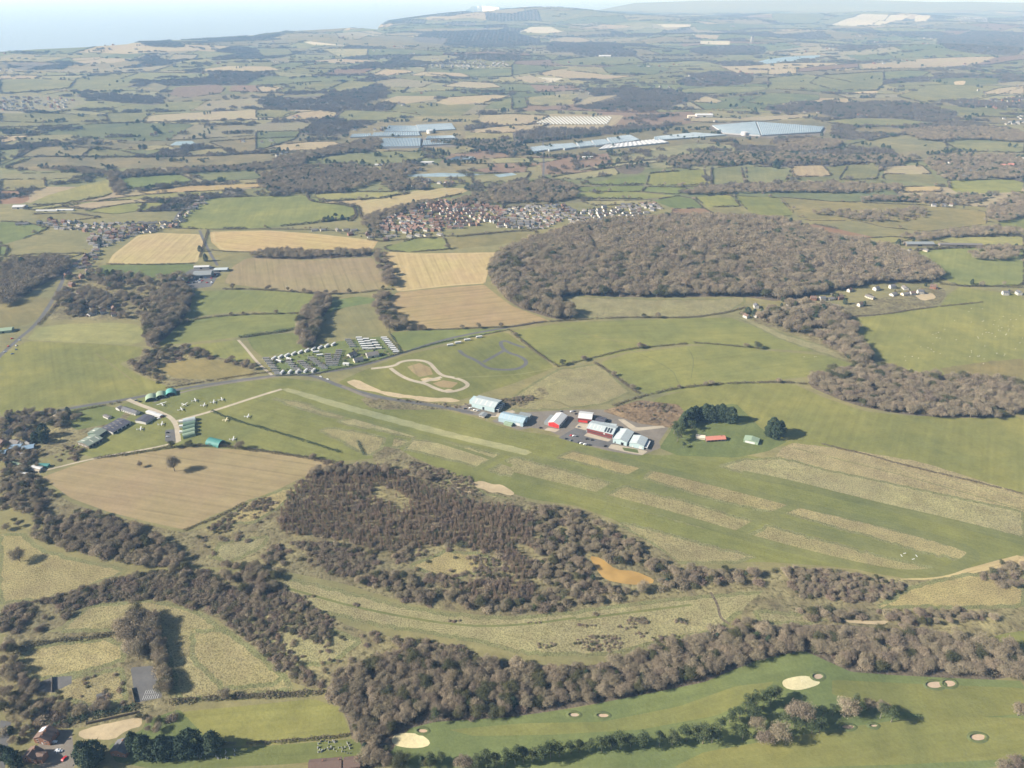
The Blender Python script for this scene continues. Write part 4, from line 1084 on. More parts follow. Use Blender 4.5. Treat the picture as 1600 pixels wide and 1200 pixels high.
# ---- lone trees and conifers placed one by one: pixel of the foot, height m, kind, label
SOLO = """
t 273,736 20|lone spreading bare oak standing in the ploughed field
t 219,730 7|small bare tree beside the lone oak in the ploughed field
t 31,877 15|leafless dead tree standing alone in the yellow pasture
c 70,682 17|big dark evergreen beside the west farmyard
c 57,690 12|second dark evergreen at the west farmyard, lower one
c 70,692 12|dark evergreen bush tree in front of the big farmyard evergreen
c 1066,668 14|tall dark cypress at the left end of the cypress row
c 1071,664 15|dark cypress second from the left end of the row
c 1078,660 16|dark cypress third from the left end of the row
c 1085,657 17|dark cypress in the left half of the row
c 1093,656 17|dark cypress just left of the middle of the row
c 1101,656 18|dark cypress in the middle of the row
c 1109,656 18|dark cypress just right of the middle of the row
c 1118,656 18|dark cypress in the right half of the row
c 1126,657 18|dark cypress third from the right end of the row
c 1134,659 18|dark cypress second from the right end of the row
c 1141,659 16|dark cypress closing the right end of the row
c 1201,681 17|left tree of the round cypress clump by the green hut
c 1211,684 18|front tree of the round cypress clump by the green hut
c 1217,680 16|right tree of the round cypress clump by the green hut
c 1206,677 18|rear tree of the round cypress clump by the green hut
p 1058,690 13|pine at the foot of the cypress row
p 1053,678 13|pine left of the cypress row
p 1064,684 14|taller pine left of the cypress row
p 1080,672 12|grey green pine in front of the cypress row
p 1068,699 6|small pine beside the hedge of the clubhouse lawn
c 313,393 12|single dark round tree on the farm lane
c 322,408 14|dark trees by the tan stubble and lane
c 611,310 8|small dark tree above the town
c 135,1190 13|broad dark conifer left of the grey roofed house
c 150,1186 13|dark conifer beside the grey roofed house
c 143,1196 12|dark conifer in the garden corner
c 20,1190 11|dark spreading conifer at the road corner
c 8,1184 10|dark conifer beside the parish road
c 28,1200 10|dark conifer in front of the brick house
c 212,1172 13|dark conifer at the left end of the churchyard row
c 228,1180 13|second dark conifer of the churchyard row
c 243,1182 12|third dark conifer of the churchyard row
c 258,1180 13|dark conifer in the middle of the churchyard row
c 272,1178 13|dark conifer right of the middle of the churchyard row
c 288,1178 14|tall dark conifer near the right end of the churchyard row
c 300,1172 13|dark conifer closing the churchyard row
c 336,1174 13|dark conifer standing apart on the green field
c 328,1170 11|smaller dark conifer beside the one standing apart
p 745,1203 12|pine at the left end of the fairway pine line
p 760,1200 12|second pine of the fairway pine line
p 775,1198 12|third pine of the fairway pine line
p 790,1197 13|fourth pine of the fairway pine line
p 805,1194 13|pine in the dense left part of the fairway line
p 818,1192 13|pine behind the dense left part of the fairway line
p 832,1190 12|pine in the dark left part of the fairway line
p 846,1189 12|pine just right of the dense part of the fairway line
p 860,1186 12|pine among the left half of the fairway line
p 874,1183 12|pine before the gap of the fairway line
p 892,1178 10|small pine in the gap of the fairway line
p 905,1175 10|small pine left of the middle of the fairway line
p 920,1173 11|pine of mid height in the fairway line
p 940,1174 12|pine opening the middle of the fairway line
p 955,1171 11|pine in the middle of the fairway line
p 970,1169 12|bushy pine in the middle of the fairway line
p 985,1167 11|pine right of the middle of the fairway line
p 1005,1166 12|tall pine right of the middle of the fairway line
p 1030,1166 12|broad pine of the fairway line
p 1050,1164 11|dark pine of the fairway line
p 1072,1158 11|slender pine of the fairway line
p 1098,1162 14|big pine on the bend of the fairway line
p 1112,1160 14|big pine beside the one on the bend
p 1090,1150 11|pine behind the bend of the fairway line
p 1125,1140 10|pine above the bend of the fairway line
p 1140,1128 10|pine on the rise of the fairway line
p 1155,1122 11|pine halfway up the fairway line
p 1165,1112 12|pine on the upper part of the fairway line
p 1180,1105 13|tall pine on the upper part of the fairway line
p 1192,1108 14|dark pine at the top of the fairway line
p 1203,1100 14|topmost dark pine of the fairway line
p 1172,1125 12|pine in front of the upper fairway line
p 1160,1156 11|pine in front of the round bare oak on the golf course
t 1182,1140 12|low bare oak right of the pine bend
t 1215,1158 15|broad bare oak in front of the golf copse
t 1195,1160 12|bare oak left of the broad golf copse oak
t 1250,1125 16|large round bare oak of the golf copse
t 1235,1122 13|bare oak at the left of the golf copse
t 1320,1118 13|bare oak in the middle of the golf copse
t 1355,1108 10|pale thin bare tree of the golf copse
t 1375,1112 11|bare tree at the right of the golf copse
p 1212,1092 10|small pine standing alone below the upper green
p 1300,1118 11|pine behind the oaks of the golf copse
p 1285,1120 11|green pine among the oaks of the golf copse
p 1340,1115 11|pine right of the middle of the golf copse
p 1335,1105 11|dark pine behind the golf copse
p 1375,1122 11|low dark pine near the right end of the golf copse
p 1392,1128 12|dark pine closing the right end of the golf copse
p 1268,1146 11|dark pine in front of the golf copse
p 1280,1144 11|dark pine pair member in front of the golf copse
p 1250,1140 10|dark pine left in front of the golf copse
p 1240,1136 10|dark pine between the broad oaks
p 1228,1130 10|dark pine behind the broad oak
t 1590,1118 11|bare bush tree at the right edge of the golf course
t 1600,1114 10|second bare bush tree at the right edge of the golf course
t 1585,1200 10|bare tree in the lower right corner of the golf course
t 1565,1204 9|bare tree left of the lower right corner tree
p 1602,1200 10|dark pine in the lower right corner
p 674,1195 10|dark pine in the thicket behind the lower green
p 690,1192 10|second dark pine in the thicket behind the lower green
t 725,1200 12|pinkish bare tree at the left end of the pine line
p 680,1128 11|dark evergreen at the wood edge above the lower green
c 1262,437 9|dark evergreen in the garden by the wide wood
c 1285,488 11|dark round evergreen in the hamlet garden
c 1307,467 9|dark evergreen on the hamlet lawn
c 1320,475 9|slender evergreen on the hamlet lawn
c 1350,478 7|small evergreen on the hamlet lawn
c 1168,490 11|dark evergreens beside the white cottage
c 1178,494 11|dark evergreen in front of the white cottage
c 1518,444 8|small dark tree on the lane above the sheep
t 1425,400 10|bare tree by the lane junction
c 1403,383 11|dark round tree by the big farm
c 1427,378 9|dark round tree behind the big farm
t 1348,560 13|bare tree with long shadow at the edge of the sheep pasture
t 1340,548 11|bare tree beside the stream mouth
t 450,455 9|round bare tree in the hedge of the middle stubble
t 475,458 9|second round bare tree in the hedge of the middle stubble
t 545,458 9|third round bare tree in the hedge of the middle stubble
t 420,452 9|round bare tree at the left end of the stubble hedge
t 660,515 9|bare tree in the hedge under the lower stubble
t 748,513 10|bare tree near the lodges hedge
t 782,511 9|bare tree at the lane bend above the lodges
c 612,296 12|dark spreading tree above the town field
c 120,350 9|dark tree behind the village houses
c 157,384 13|dark tree in the village by the stubble
"""
def tree_thing(kind, x, y, h, label, group, fat=1.0, ivy=.14):
    z = float(ht(x, y))-.1
    nm = {'t':'bare_tree','p':'pine_tree','c':'conifer_tree'}[kind]
    r = empty(nm, (x, y, z), rnd.uniform(0, 6.28)); f = rnd.uniform(.82,1.28)*fat; r.scale = (h*f, h*f, h*rnd.uniform(.88,1.14))
    tag(r, label, 'tree', group)
    cr, tr = {'t':(BARE, BARE_T),'p':(PINE, PINE_T),'c':(CYP, CYP_T)}[kind]; i = rnd.randrange(len(cr)) if kind != 't' else (rnd.randrange(4) if rnd.random() >= ivy else 4)
    link(bpy.data.objects.new('trunk', tr[i]), r); link(bpy.data.objects.new('crown', cr[i]), r); return r
n_solo = {'t':0,'p':0,'c':0}
for ln in SOLO.strip().splitlines():
    a, lab = ln.split('|'); k, p, h = a.split(); q = at(*map(float, p.split(','))); n_solo[k] += 1
    tree_thing(k, q.x, q.y, float(h)*{'t':1.15,'p':1.3,'c':1.3}[k]*(1.2 if k == 'c' and q.y < 620 else 1), lab, {'t':'bare trees standing on their own','p':'pines of the golf course','c':'dark evergreens'}[k], .95 if k != 'c' else 1.0, 0)
def near_first(L): return sorted(L, key=lambda t: t[0]**2+t[1]**2)
SZ = lambda s, lo, hi: 'low' if s < lo else ('tall' if s > hi else 'mid sized')
keep = 300-n_solo['t']; TREES = near_first(TREES)
TONE = ['grey brown', 'olive brown', 'purple brown']
for x, y, s, pl in TREES[:keep]: tree_thing('t', x, y, s, f'{SZ(s,8.5,11.5)} bare tree in the {pl}', 'bare trees of the '+pl, 1.1)
T = TREES[keep:]; A = np.array([(t[0], t[1], t[2]) for t in T]); near = np.hypot(A[:,0], A[:,1]) < 1500
def scl3(A, f=1.1):
    g = NR.uniform(.78, 1.32, len(A)); v = NR.uniform(.82, 1.2, len(A)); return np.stack([A[:,2]*f*g, A[:,2]*f*g, A[:,2]*v], 1)
pts = np.column_stack([A[:,:2], ht(A[:,0], A[:,1])-.1])
# nearer and farther woodland share one mass
C_all = proto_coll('all_tree_kinds', [('a_tree', joined([BARE[i], BARE_T[i]])) for i in range(5)] + [('b_tree', o.data) for o in C_lod.objects] + [('c_clump', o.data) for o in C_clump.objects])
idx = np.where(near, np.where(NR.random(len(A)) < .12, 4, NR.integers(0, 4, len(A))), NR.integers(5, 9, len(A)))
cp = np.column_stack([CL, ht(CL[:,0], CL[:,1])-.6]); cs = NR.uniform(.7, 1.25, len(CL))
stuff('woodland', 'bare winter woods filling the valley and the far hills', 'wood', C_all,
      np.r_[pts, cp], NR.uniform(0, 6.28, len(A)+len(CL)), np.r_[scl3(A, 1.15), np.stack([cs, cs, NR.uniform(.75,1.15,len(CL))], 1)], np.r_[idx, 9+np.where(NR.random(len(CL)) < .06, 4, NR.integers(0, 4, len(CL)))])
SHRUBS = near_first(SHRUBS)
for x, y, s, pl in SHRUBS[:300]:
    i = rnd.randrange(5); o = link(bpy.data.objects.new('shrub', SHRUB[i])); o.location = (x, y, float(ht(x, y))-.1); o.rotation_euler = (0,0,rnd.uniform(0,6.28)); o.scale = (s*.9, s*.9, s*.8)
    tag(o, f"{'dark leafy' if i == 2 else ('brown bramble' if i in (0,3) else 'grey twiggy')} shrub in the {pl}", 'shrub', 'shrubs of the '+pl)
A = np.array([(t[0], t[1], t[2]) for t in SHRUBS[300:]])
stuff('scrub', 'brown and olive scrub covering the marsh and hedge banks', 'scrub', C_shrub, np.column_stack([A[:,:2], ht(A[:,0], A[:,1])-.1]), NR.uniform(0,6.28,len(A)), np.stack([A[:,2]*.92, A[:,2]*.92, A[:,2]*.8], 1), NR.integers(0, 5, len(A)))
SAPLS = near_first(SAPLS)
for x, y, s, pl in SAPLS[:300]:
    o = link(bpy.data.objects.new('willow_sapling', SAPL[rnd.randrange(3)])); o.location = (x, y, float(ht(x, y))-.1); o.rotation_euler = (0,0,rnd.uniform(0,6.28)); o.scale = (s*1.1, s*1.1, s)
    tag(o, f'{SZ(s,7.5,8.8)} upright brown willow in the {pl}', 'willow', 'willows of the '+pl)
A = np.array([(t[0], t[1], t[2]) for t in SAPLS[300:]])
stuff('willow_carr', 'dense stand of upright brown willows in the marsh', 'willow carr', C_sapl, np.column_stack([A[:,:2], ht(A[:,0], A[:,1])-.1]), NR.uniform(0,6.28,len(A)), scl3(A), NR.integers(0, 3, len(A)))
CONS = near_first(CONS); kc = 120
for x, y, s, pl in CONS[:kc]: tree_thing(rnd.choice('cp'), x, y, s*.9, f'{SZ(s,9,11.5)} dark evergreen in the {pl}', 'evergreens of the '+pl)
A = np.array([(t[0], t[1], t[2]) for t in CONS[kc:]])
# dark belts and gardens of evergreens far off
BELTS = """
590,193 600,191 640,190|660,190 690,190 730,190|800,226 840,222 880,218 935,212|810,240 840,243 870,248|658,246 690,242 700,243|700,256 730,255 760,256|745,236 780,234 800,236|965,207 1000,206|1250,233 1285,234|1450,242 1500,236 1520,238|1560,274 1590,274|510,185 525,190|240,200 250,210|0,208 50,210|1110,210 1150,202|660,235 700,238|505,348 530,340 545,345|1500,308 1550,310|960,210 1010,204 1100,202|1400,316 1420,315
"""
ex = []
for b in BELTS.strip().split('|'):
    X, Y, L = along(b, 7)
    for x, y in zip(X, Y): ex += [(x+rnd.gauss(0,4), y+rnd.gauss(0,4), rnd.uniform(9,13))]
for _ in range(700):
    y = 2300+9000*rnd.random()**1.5; x = rnd.uniform(-.7,.7)*y
    for i in range(rnd.randint(1, 6)): ex.append((x+rnd.gauss(0,14), y+rnd.gauss(0,10), rnd.uniform(9,14)))
E2 = np.array(ex); E2 = E2[~covered(E2[:,0], E2[:,1], [SEA]+[q for q in POLYS if q.src == 'nur' and q.k == 'C'])]; A = np.r_[A, E2]
stuff('conifers', 'dark evergreens scattered through far woods, belts and gardens', 'conifers', C_con, np.column_stack([A[:,:2], ht(A[:,0], A[:,1])-.1]), NR.uniform(0,6.28,len(A)), scl3(A, 1.2), NR.integers(0, 6, len(A)))
A = np.array(HB); A = A[~covered(A[:,0], A[:,1], [SEA])]
stuff('hedgerows', 'dark hedgerows dividing the far fields', 'hedgerows', C_hedge, np.column_stack([A[:,:2], ht(A[:,0], A[:,1])-.3]), A[:,2], A[:,3:6], NR.integers(0, 3, len(A)))
print('PLANTS', len(TREES), len(SHRUBS), len(SAPLS), len(CONS), len(CL), len(HB))
# ------------------------------------------------------------------ buildings
def M_(name, col, **k): return plain_mat(name, col, **k)
MT = {'white':M_('white_render', (.54,.52,.48)), 'cream':M_('cream_render', (.62,.55,.43)), 'brick':M_('red_brick', (.30,.155,.10), var=.2), 'buff':M_('buff_brick', (.42,.32,.22), var=.2),
      'slate':M_('grey_slate', (.135,.135,.14), var=.2), 'tile':M_('red_brown_tiles', (.195,.118,.09), var=.25), 'dtile':M_('dark_brown_tiles', (.17,.115,.09), var=.2), 'gtile':M_('grey_concrete_tiles', (.19,.175,.16), var=.25),
      'pale':sheet_mat('pale_blue_sheet', (.42,.53,.54)), 'bluegrey':sheet_mat('blue_grey_sheet', (.36,.47,.52)), 'lightroof':sheet_mat('pale_grey_roof_sheet', (.44,.49,.49), var=.2), 'whiteroof':sheet_mat('white_roof_sheet', (.58,.58,.57), var=.16),
      'darkroof':sheet_mat('dark_asphalt_sheet', (.085,.083,.10), var=.15), 'greyroof':sheet_mat('grey_roof_sheet', (.25,.27,.27), var=.14), 'olive':sheet_mat('olive_roof_sheet', (.22,.255,.20), var=.2), 'red':sheet_mat('red_door_sheet', (.62,.045,.04)), 'maroon':sheet_mat('maroon_cladding', (.20,.05,.045)),
      'black':M_('dark_opening', (.02,.022,.025)), 'glass':M_('dark_window_glass', (.04,.05,.06), rough=.15, spec=.6, var=.05), 'ggreen':sheet_mat('green_painted_sheet', (.15,.225,.165), var=.2), 'lgreen':sheet_mat('faded_green_sheet', (.27,.35,.24), var=.2), 'teal':sheet_mat('teal_sheet', (.07,.225,.20), var=.2), 'bteal':sheet_mat('bright_teal_sheet', (.115,.34,.30), var=.2),
      'clear':M_('translucent_roof_light', (.66,.66,.58)), 'pink':M_('salmon_red_tiles', (.56,.22,.16), var=.15), 'glasshouse':None, 'film':M_('polythene_film', (.42,.44,.44), rough=.4), 'steel':M_('galvanised_steel', (.45,.46,.46)), 'panel':M_('solar_panel', (.62,.68,.78), rough=.12, spec=.9, var=.05),
      'plastic':M_('white_plastic', (.62,.62,.60), rough=.5), 'blueroof':sheet_mat('blue_roof_sheet', (.22,.32,.42), var=.2), 'stone':M_('grey_stone', (.34,.33,.30), var=.25), 'green':M_('green_paint', (.10,.33,.24)), 'wood':M_('weathered_boards', (.20,.165,.125), var=.25), 'paint':M_('object_paint', (1,1,1), obj_col=True, rough=.35, spec=.5, var=.03), 'rubber':M_('black_rubber', (.02,.02,.02)), 'timber':M_('pale_timber', (.42,.36,.27))}
def glass_mat():
    m, nt, b = new_mat('glasshouse_glass'); o = N(nt, 'ShaderNodeTexCoord').outputs['Object']; sep = N(nt, 'ShaderNodeSeparateXYZ'); nt.links.new(o, sep.inputs[0])
    j = ramp(nt, mathn(nt, 'FRACT', mathn(nt, 'MULTIPLY', sep.outputs[0], .25)), [(0,(1.25,)*3),(.12,(1,1,1))]); n = noise(nt, o, .03, 4, .6)
    f = mathn(nt, 'MULTIPLY_ADD', mathn(nt, 'SUBTRACT', n, .5), .6, 1); c = mixc(nt, 1.0, mixc(nt, 1.0, (.30,.35,.375), scaled_val(nt, f), 'MULTIPLY'), j, 'MULTIPLY')
    nt.links.new(c, b.inputs['Base Color']); b.inputs['Roughness'].default_value = .25; b.inputs['Specular IOR Level'].default_value = .6; return m
MT['glasshouse'] = glass_mat()
def frame(A, B, C):
    a, b, c = at(*A), at(*B), at(*C); e = Vector((b.x-a.x, b.y-a.y, 0)); L = e.length; e /= L; n = Vector((-e.y, e.x, 0)); W = (c-b).dot(n)
    if W < 0: W = -W; a = a - n*W
    ce = a+e*L/2+n*W/2; return ce, L, W, math.atan2(e.y, e.x)
def gable_parts(root, L, W, h, rise, ridge, wall, roof, over=.35, th=.25, zb=-.4):
    """walls with gables and a two-slope roof; ridge 'x' runs along the length, 'y' across it"""
    w = MB(); x, y = L/2, W/2
    if ridge == 'x': w.prism([(-y,zb),(y,zb),(y,h),(0,h+rise),(-y,h)], -x, x)
    else: w.prism([(-x,zb),(x,zb),(x,h),(0,h+rise),(-x,h)], -y, y, axis='y')
    w.build('wall', wall, root); r = MB()
    if ridge == 'x':
        s = rise/y; o = y+over; r.prism([(-o,h-over*s+.03),(0,h+rise+.03),(o,h-over*s+.03),(o,h-over*s+th),(0,h+rise+th),(-o,h-over*s+th)], -x-over, x+over)
    else:
        s = rise/x; o = x+over; r.prism([(-o,h-over*s+.03),(0,h+rise+.03),(o,h-over*s+.03),(o,h-over*s+th),(0,h+rise+th),(-o,h-over*s+th)], -y-over, y+over, axis='y')
    return r.build('roof', roof, root)
def barn(name, label, cat, A, B, C, h, rise, ridge, wall, roof, extra=None, group=None):
    ce, L, W, rz = frame(A, B, C); root = tag(empty(name, ce, rz), label, cat, group)
    rf = gable_parts(root, L, W, h, rise, ridge, MT[wall], MT[roof])
    if extra: extra(root, rf, L, W, h, rise)
    return root
def slope_patch(par, name, L, W, h, rise, ridge, x0, x1, y0, y1, mat, up=.30):
    """a panel lying on the roof slope: x along, y across, in fractions of the half sizes"""
    b = MB(); x, y = L/2, W/2
    def z(px, py): return h+rise*(1-abs(py)/y if ridge == 'x' else 1-abs(px)/x)+up
    q = [(x0*x, y0*y), (x1*x, y0*y), (x1*x, y1*y), (x0*x, y1*y)]; vs = [(px, py, z(px, py)-.12) for px, py in q]+[(px, py, z(px, py)) for px, py in q]
    b.add(vs, [(3,2,1,0),(4,5,6,7),(0,1,5,4),(1,2,6,5),(2,3,7,6),(3,0,4,7)]); return b.build(name, mat, par)
def face_panel(par, name, side, L, W, a0, a1, z0, z1, mat, proud=.06):
    """a door, window or cladding panel set proud of a wall. side: f front (-y), b back, r right (+x), l left"""
    b = MB(); x, y = L/2, W/2
    if side in 'fb':
        s = -1 if side == 'f' else 1; b.box(((a0+a1)/2*x, s*(y+proud/2), (z0+z1)/2), ((a1-a0)*x, proud*2, z1-z0))
    else:
        s = 1 if side == 'r' else -1; b.box((s*(x+proud/2), (a0+a1)/2*y, (z0+z1)/2), (proud*2, (a1-a0)*y, z1-z0))
    return b.build(name, mat, par)
def x_h1(root, rf, L, W, h, r):
    for k in range(4): slope_patch(rf, 'roof_light', L, W, h, r, 'x', -.75+k*.42, -.69+k*.42, -.9, -.1, MT['clear'])
    face_panel(root, 'door', 'f', L, W, -.05, .12, 0, 4.2, MT['black']); face_panel(root, 'door', 'r', L, W, -.92, .92, 0, h-.4, MT['black'])  # wide right-hand panel: shade behind the canopy bays painted as flat black
    for k in range(5):
        b = MB(); y = -W/2+W*(k+.5)/5; b.box((L/2+2.6, y, h*.62), (5.0, W/5*.45, .3)); b.box((L/2+4.9, y, h*.25), (.3, W/5*.45, h*.75)); b.build('canopy', MT['whiteroof'], root)
    b = MB(); b.box((-L/2-3.5, W*.1, 2.6), (7, W*.6, 6)); b.build('lean_to', MT['pale'], root)
barn('aircraft_hangar', 'pale blue hangar with white canopy bays beside the airfield road', 'hangar', (737,636), (772.5,644.5), (801,636.5), 6.5, 2.6, 'x', 'pale', 'lightroof', x_h1)
def x_h2(root, rf, L, W, h, r):
    for k in range(6): slope_patch(rf, 'roof_light', L, W, h, r, 'x', -.85+k*.3, -.80+k*.3, -.85, -.15, MT['lightroof'])
    face_panel(root, 'door', 'r', L, W, -.5, .1, 0, 3.4, MT['glass']); face_panel(root, 'door', 'f', L, W, .4, .8, 0, 3.6, MT['whiteroof'])
    b = MB(); b.box((L/2-6, W/2+5, 2.3), (16, 9.6, 5.2)); b.build('annexe', MT['greyroof'], root)
barn('aircraft_hangar', 'blue grey hangar with a flat annexe between the pale hangar and the red one', 'hangar', (779,658.5), (817,667), (835,659.5), 5.6, 2.6, 'x', 'bluegrey', 'bluegrey', x_h2)
def x_h3(root, rf, L, W, h, r):
    b = MB(); x = L/2; y = -W/2-.12; b.add([(-x+.3,y,0),(x-.3,y,0),(x-.3,y,h-.1),(0,y,h+r-.35),(-x+.3,y,h-.1)]+[(-x+.3,y+.1,0),(x-.3,y+.1,0),(x-.3,y+.1,h-.1),(0,y+.1,h+r-.35),(-x+.3,y+.1,h-.1)], [(0,1,2,3,4),(9,8,7,6,5)]+[(i,(i+1)%5,(i+1)%5+5,i+5) for i in range(5)]); b.build('front', MT['red'], root)
    for s in (-.35, .35): face_panel(root, 'door', 'f', L, W, s-.28, s+.28, 0, 3.8, MT['red'], .3)
    for k in range(5): slope_patch(rf, 'roof_light', L, W, h, r, 'y', .15, .8, -.8+k*.36, -.75+k*.36, MT['clear'])
    for k in range(4): face_panel(root, 'window', 'r', L, W, -.85+k*.45, -.6+k*.45, 1.5, 3.2, MT['glass'])
    b = MB(); b.box((-x-3, -W*.1, 2), (6, W*.75, 4.4)); b.build('lean_to', MT['greyroof'], root)
barn('aircraft_hangar', 'hangar with a bright red front gable and white roof', 'hangar', (856.5,665), (873.5,669.5), (899,658), 5.0, 2.6, 'y', 'whiteroof', 'whiteroof', x_h3)
def x_h4(root, rf, L, W, h, r):
    face_panel(root, 'cladding', 'f', L, W, -1, 1, h*.55, h-.1, MT['maroon'], .15); face_panel(root, 'door', 'f', L, W, -.9, .4, 0, h*.5, MT['red'], .12); face_panel(root, 'door', 'f', L, W, .5, .9, 0, h*.5, MT['black'], .12)
barn('warehouse', 'white roofed warehouse with a dark red front behind the long red fronted hall', 'warehouse', (903,659), (924,661.5), (944,653), 6.0, 2.4, 'x', 'maroon', 'whiteroof', x_h4)
barn('shed', 'low dark grey shed behind the long red fronted hall', 'shed', (929,662), (943,665), (954,658), 3.4, 1.2, 'x', 'greyroof', 'darkroof')
def x_h6(root, rf, L, W, h, r):
    face_panel(root, 'cladding', 'f', L, W, -1, 1, h*.52, h-.15, MT['maroon'], .25); face_panel(root, 'shop_front', 'f', L, W, -.97, .97, 0, h*.35, MT['maroon'], .12); face_panel(root, 'window', 'f', L, W, -.95, .95, h*.36, h*.5, MT['glass'], .15)
    for k in range(3): slope_patch(rf, 'solar_panel', L, W, h, r, 'x', .30+k*.2, .44+k*.2, -.9, -.12, MT['glass'], .36)
    for k in range(4): slope_patch(rf, 'roof_light', L, W, h, r, 'x', -.85+k*.27, -.81+k*.27, -.85, -.2, MT['clear'])
    face_panel(root, 'sign', 'f', L, W, .3, .42, h*.6, h*.85, MT['plastic'], .35); face_panel(root, 'door', 'r', L, W, -.5, -.35, 0, 2.2, MT['plastic'])
barn('industrial_hall', 'long hall with dark red front and three dark roof panels by the car park', 'hall', (916.5,675.5), (957,685.5), (976,675.5), 6.2, 2.6, 'x', 'bluegrey', 'lightroof', x_h6)
barn('shed', 'long pale blue lean shed behind the long red fronted hall', 'shed', (925,667), (962,672), (966,668), 4.6, 1.0, 'x', 'bluegrey', 'lightroof')
def x_h7(root, rf, L, W, h, r):
    face_panel(root, 'door', 'f', L, W, .15, .55, 0, 3.6, MT['black']); face_panel(root, 'door', 'f', L, W, -.75, -.6, 0, 2.4, MT['black']); face_panel(root, 'door', 'r', L, W, .55, .9, 0, 3.6, MT['black'])
    for k in range(5): slope_patch(rf, 'roof_light', L, W, h, r, 'y', -.8, -.15, -.8+k*.36, -.76+k*.36, MT['clear'])
barn('industrial_unit', 'first of two pale blue units, the one next to the long hall', 'unit', (957.5,691.5), (979,697), (1005,684), 5.2, 2.2, 'y', 'pale', 'lightroof', x_h7, 'pale blue industrial units')
def x_h8(root, rf, L, W, h, r):
    face_panel(root, 'door', 'f', L, W, -.6, -.45, 0, 2.3, MT['plastic']); face_panel(root, 'door', 'f', L, W, .35, .75, 0, 3.4, MT['plastic'])
    for k in range(5): slope_patch(rf, 'roof_light', L, W, h, r, 'y', -.8, -.15, -.8+k*.36, -.76+k*.36, MT['clear'])
    b = MB(); b.box((L/2+2.2, -W*.05, 3.2), (4.2, W*.85, .3)); [b.box((L/2+4, -W*.45+k*W*.27, 1.5), (.3,.3,3.3)) for k in range(4)]; b.build('canopy', MT['whiteroof'], root)
barn('industrial_unit', 'second of two pale blue units, the one with a white canopy', 'unit', (983,697.5), (1005.5,702.5), (1026,693), 5.0, 2.0, 'y', 'pale', 'lightroof', x_h8, 'pale blue industrial units')
def x_club(root, rf, L, W, h, r):
    for k in range(5): face_panel(root, 'window', 'f', L, W, -.85+k*.36, -.65+k*.36, .6, 2.3, MT['glass'])
    b = MB(); b.box((L*.3, 0, h+r+.6), (.9,.9,1.6)); b.build('chimney', MT['brick'], rf)
    w2 = MB(); w2.prism([(-3.5,-.4),(3.5,-.4),(3.5,2.6),(0,4.2),(-3.5,2.6)], -L/2-11, -L/2+.1); q = w2.build('wing', MT['cream'], root); q.rotation_euler = (0,0,-.35); b = MB(); b.prism([(-4,2.45),(0,4.3),(4,2.45),(4,2.7),(0,4.55),(-4,2.7)], -L/2-11.4, -L/2+.4); b.build('roof', MT['cream'], q)
barn('clubhouse', 'single storey clubhouse with salmon red roof below the cypress row', 'house', (1104,691), (1134,689), (1132,683), 2.8, 2.2, 'x', 'dtile', 'pink', x_club)
def x_hut(root, rf, L, W, h, r):
    face_panel(root, 'door', 'f', L, W, -.75, .55, 0, 2.9, MT['plastic']); face_panel(root, 'door', 'r', L, W, -.8, -.5, 0, 2.2, MT['black'])
barn('garage_hut', 'pale green and white hut standing alone left of the round cypress clump', 'hut', (1161.5,690.5), (1184,695.5), (1193.5,690), 3.2, 1.5, 'y', 'lgreen', 'lgreen', x_hut)
barn('control_hut', 'small dark hut beside the pale blue hangar', 'hut', (747.5,651.3), (757,654), (766,650), 2.6, 1.0, 'y', 'wood', 'greyroof', lambda root, rf, L, W, h, r: [face_panel(root, 'window', 'f', L, W, -.7+k*.5, -.4+k*.5, 1, 2, MT['plastic']) for k in range(3)])
barn('cabin', 'yellow green cabin in front of the blue grey hangar', 'cabin', (787,664), (799,667), (806,664), 2.7, .6, 'x', 'lgreen', 'lgreen')
# the west farmyard and flying club
def x_b1(root, rf, L, W, h, r):
    for k in range(4): face_panel(root, 'door', 'r', L, W, -.85+k*.45, -.55+k*.45, 0, 3.2, MT['black'])
    for k in range(4): slope_patch(rf, 'roof_light', L, W, h, r, 'y', .15 if k % 2 else -.8, .8 if k % 2 else -.15, -.6+k*.4, -.52+k*.4, MT['clear'])
    for k in range(3): face_panel(root, 'window', 'f', L, W, -.85+k*.55, -.5+k*.55, 2.2, 3.1, MT['plastic'])
barn('barn', 'nearest olive roofed barn with pale roof lights beside the ploughed field', 'barn', (122,695.5), (139.5,701.5), (171,692), 4.4, 2.0, 'y', 'wood', 'olive', x_b1)
def x_b2(root, rf, L, W, h, r): face_panel(root, 'door', 'r', L, W, -.85, .85, 0, 4.2, MT['black']); slope_patch(rf, 'roof_light', L, W, h, r, 'y', -.7, -.3, -.2, .1, MT['clear'])  # black panel paints the shade inside the open front
barn('barn', 'green grey open fronted barn behind the olive roofed one', 'barn', (138,681.5), (156.5,684.8), (176,678), 4.6, 1.8, 'y', 'ggreen', 'olive', x_b2)
def x_b3(root, rf, L, W, h, r):
    for k in range(7): slope_patch(rf, 'roof_light', L, W, h, r, 'y', .1 if k % 2 else -.75, .5 if k % 2 else -.3, -.75+k*.22, -.71+k*.22, MT['timber'])
    for k in range(4): face_panel(root, 'door', 'r', L, W, -.9+k*.45, -.55+k*.45, 0, 2.8, MT['black'])
barn('workshop', 'long low workshop with a black roof by the parked aircraft', 'workshop', (158,673.5), (177,679), (220,666.5), 3.6, 1.2, 'y', 'white', 'darkroof', x_b3)
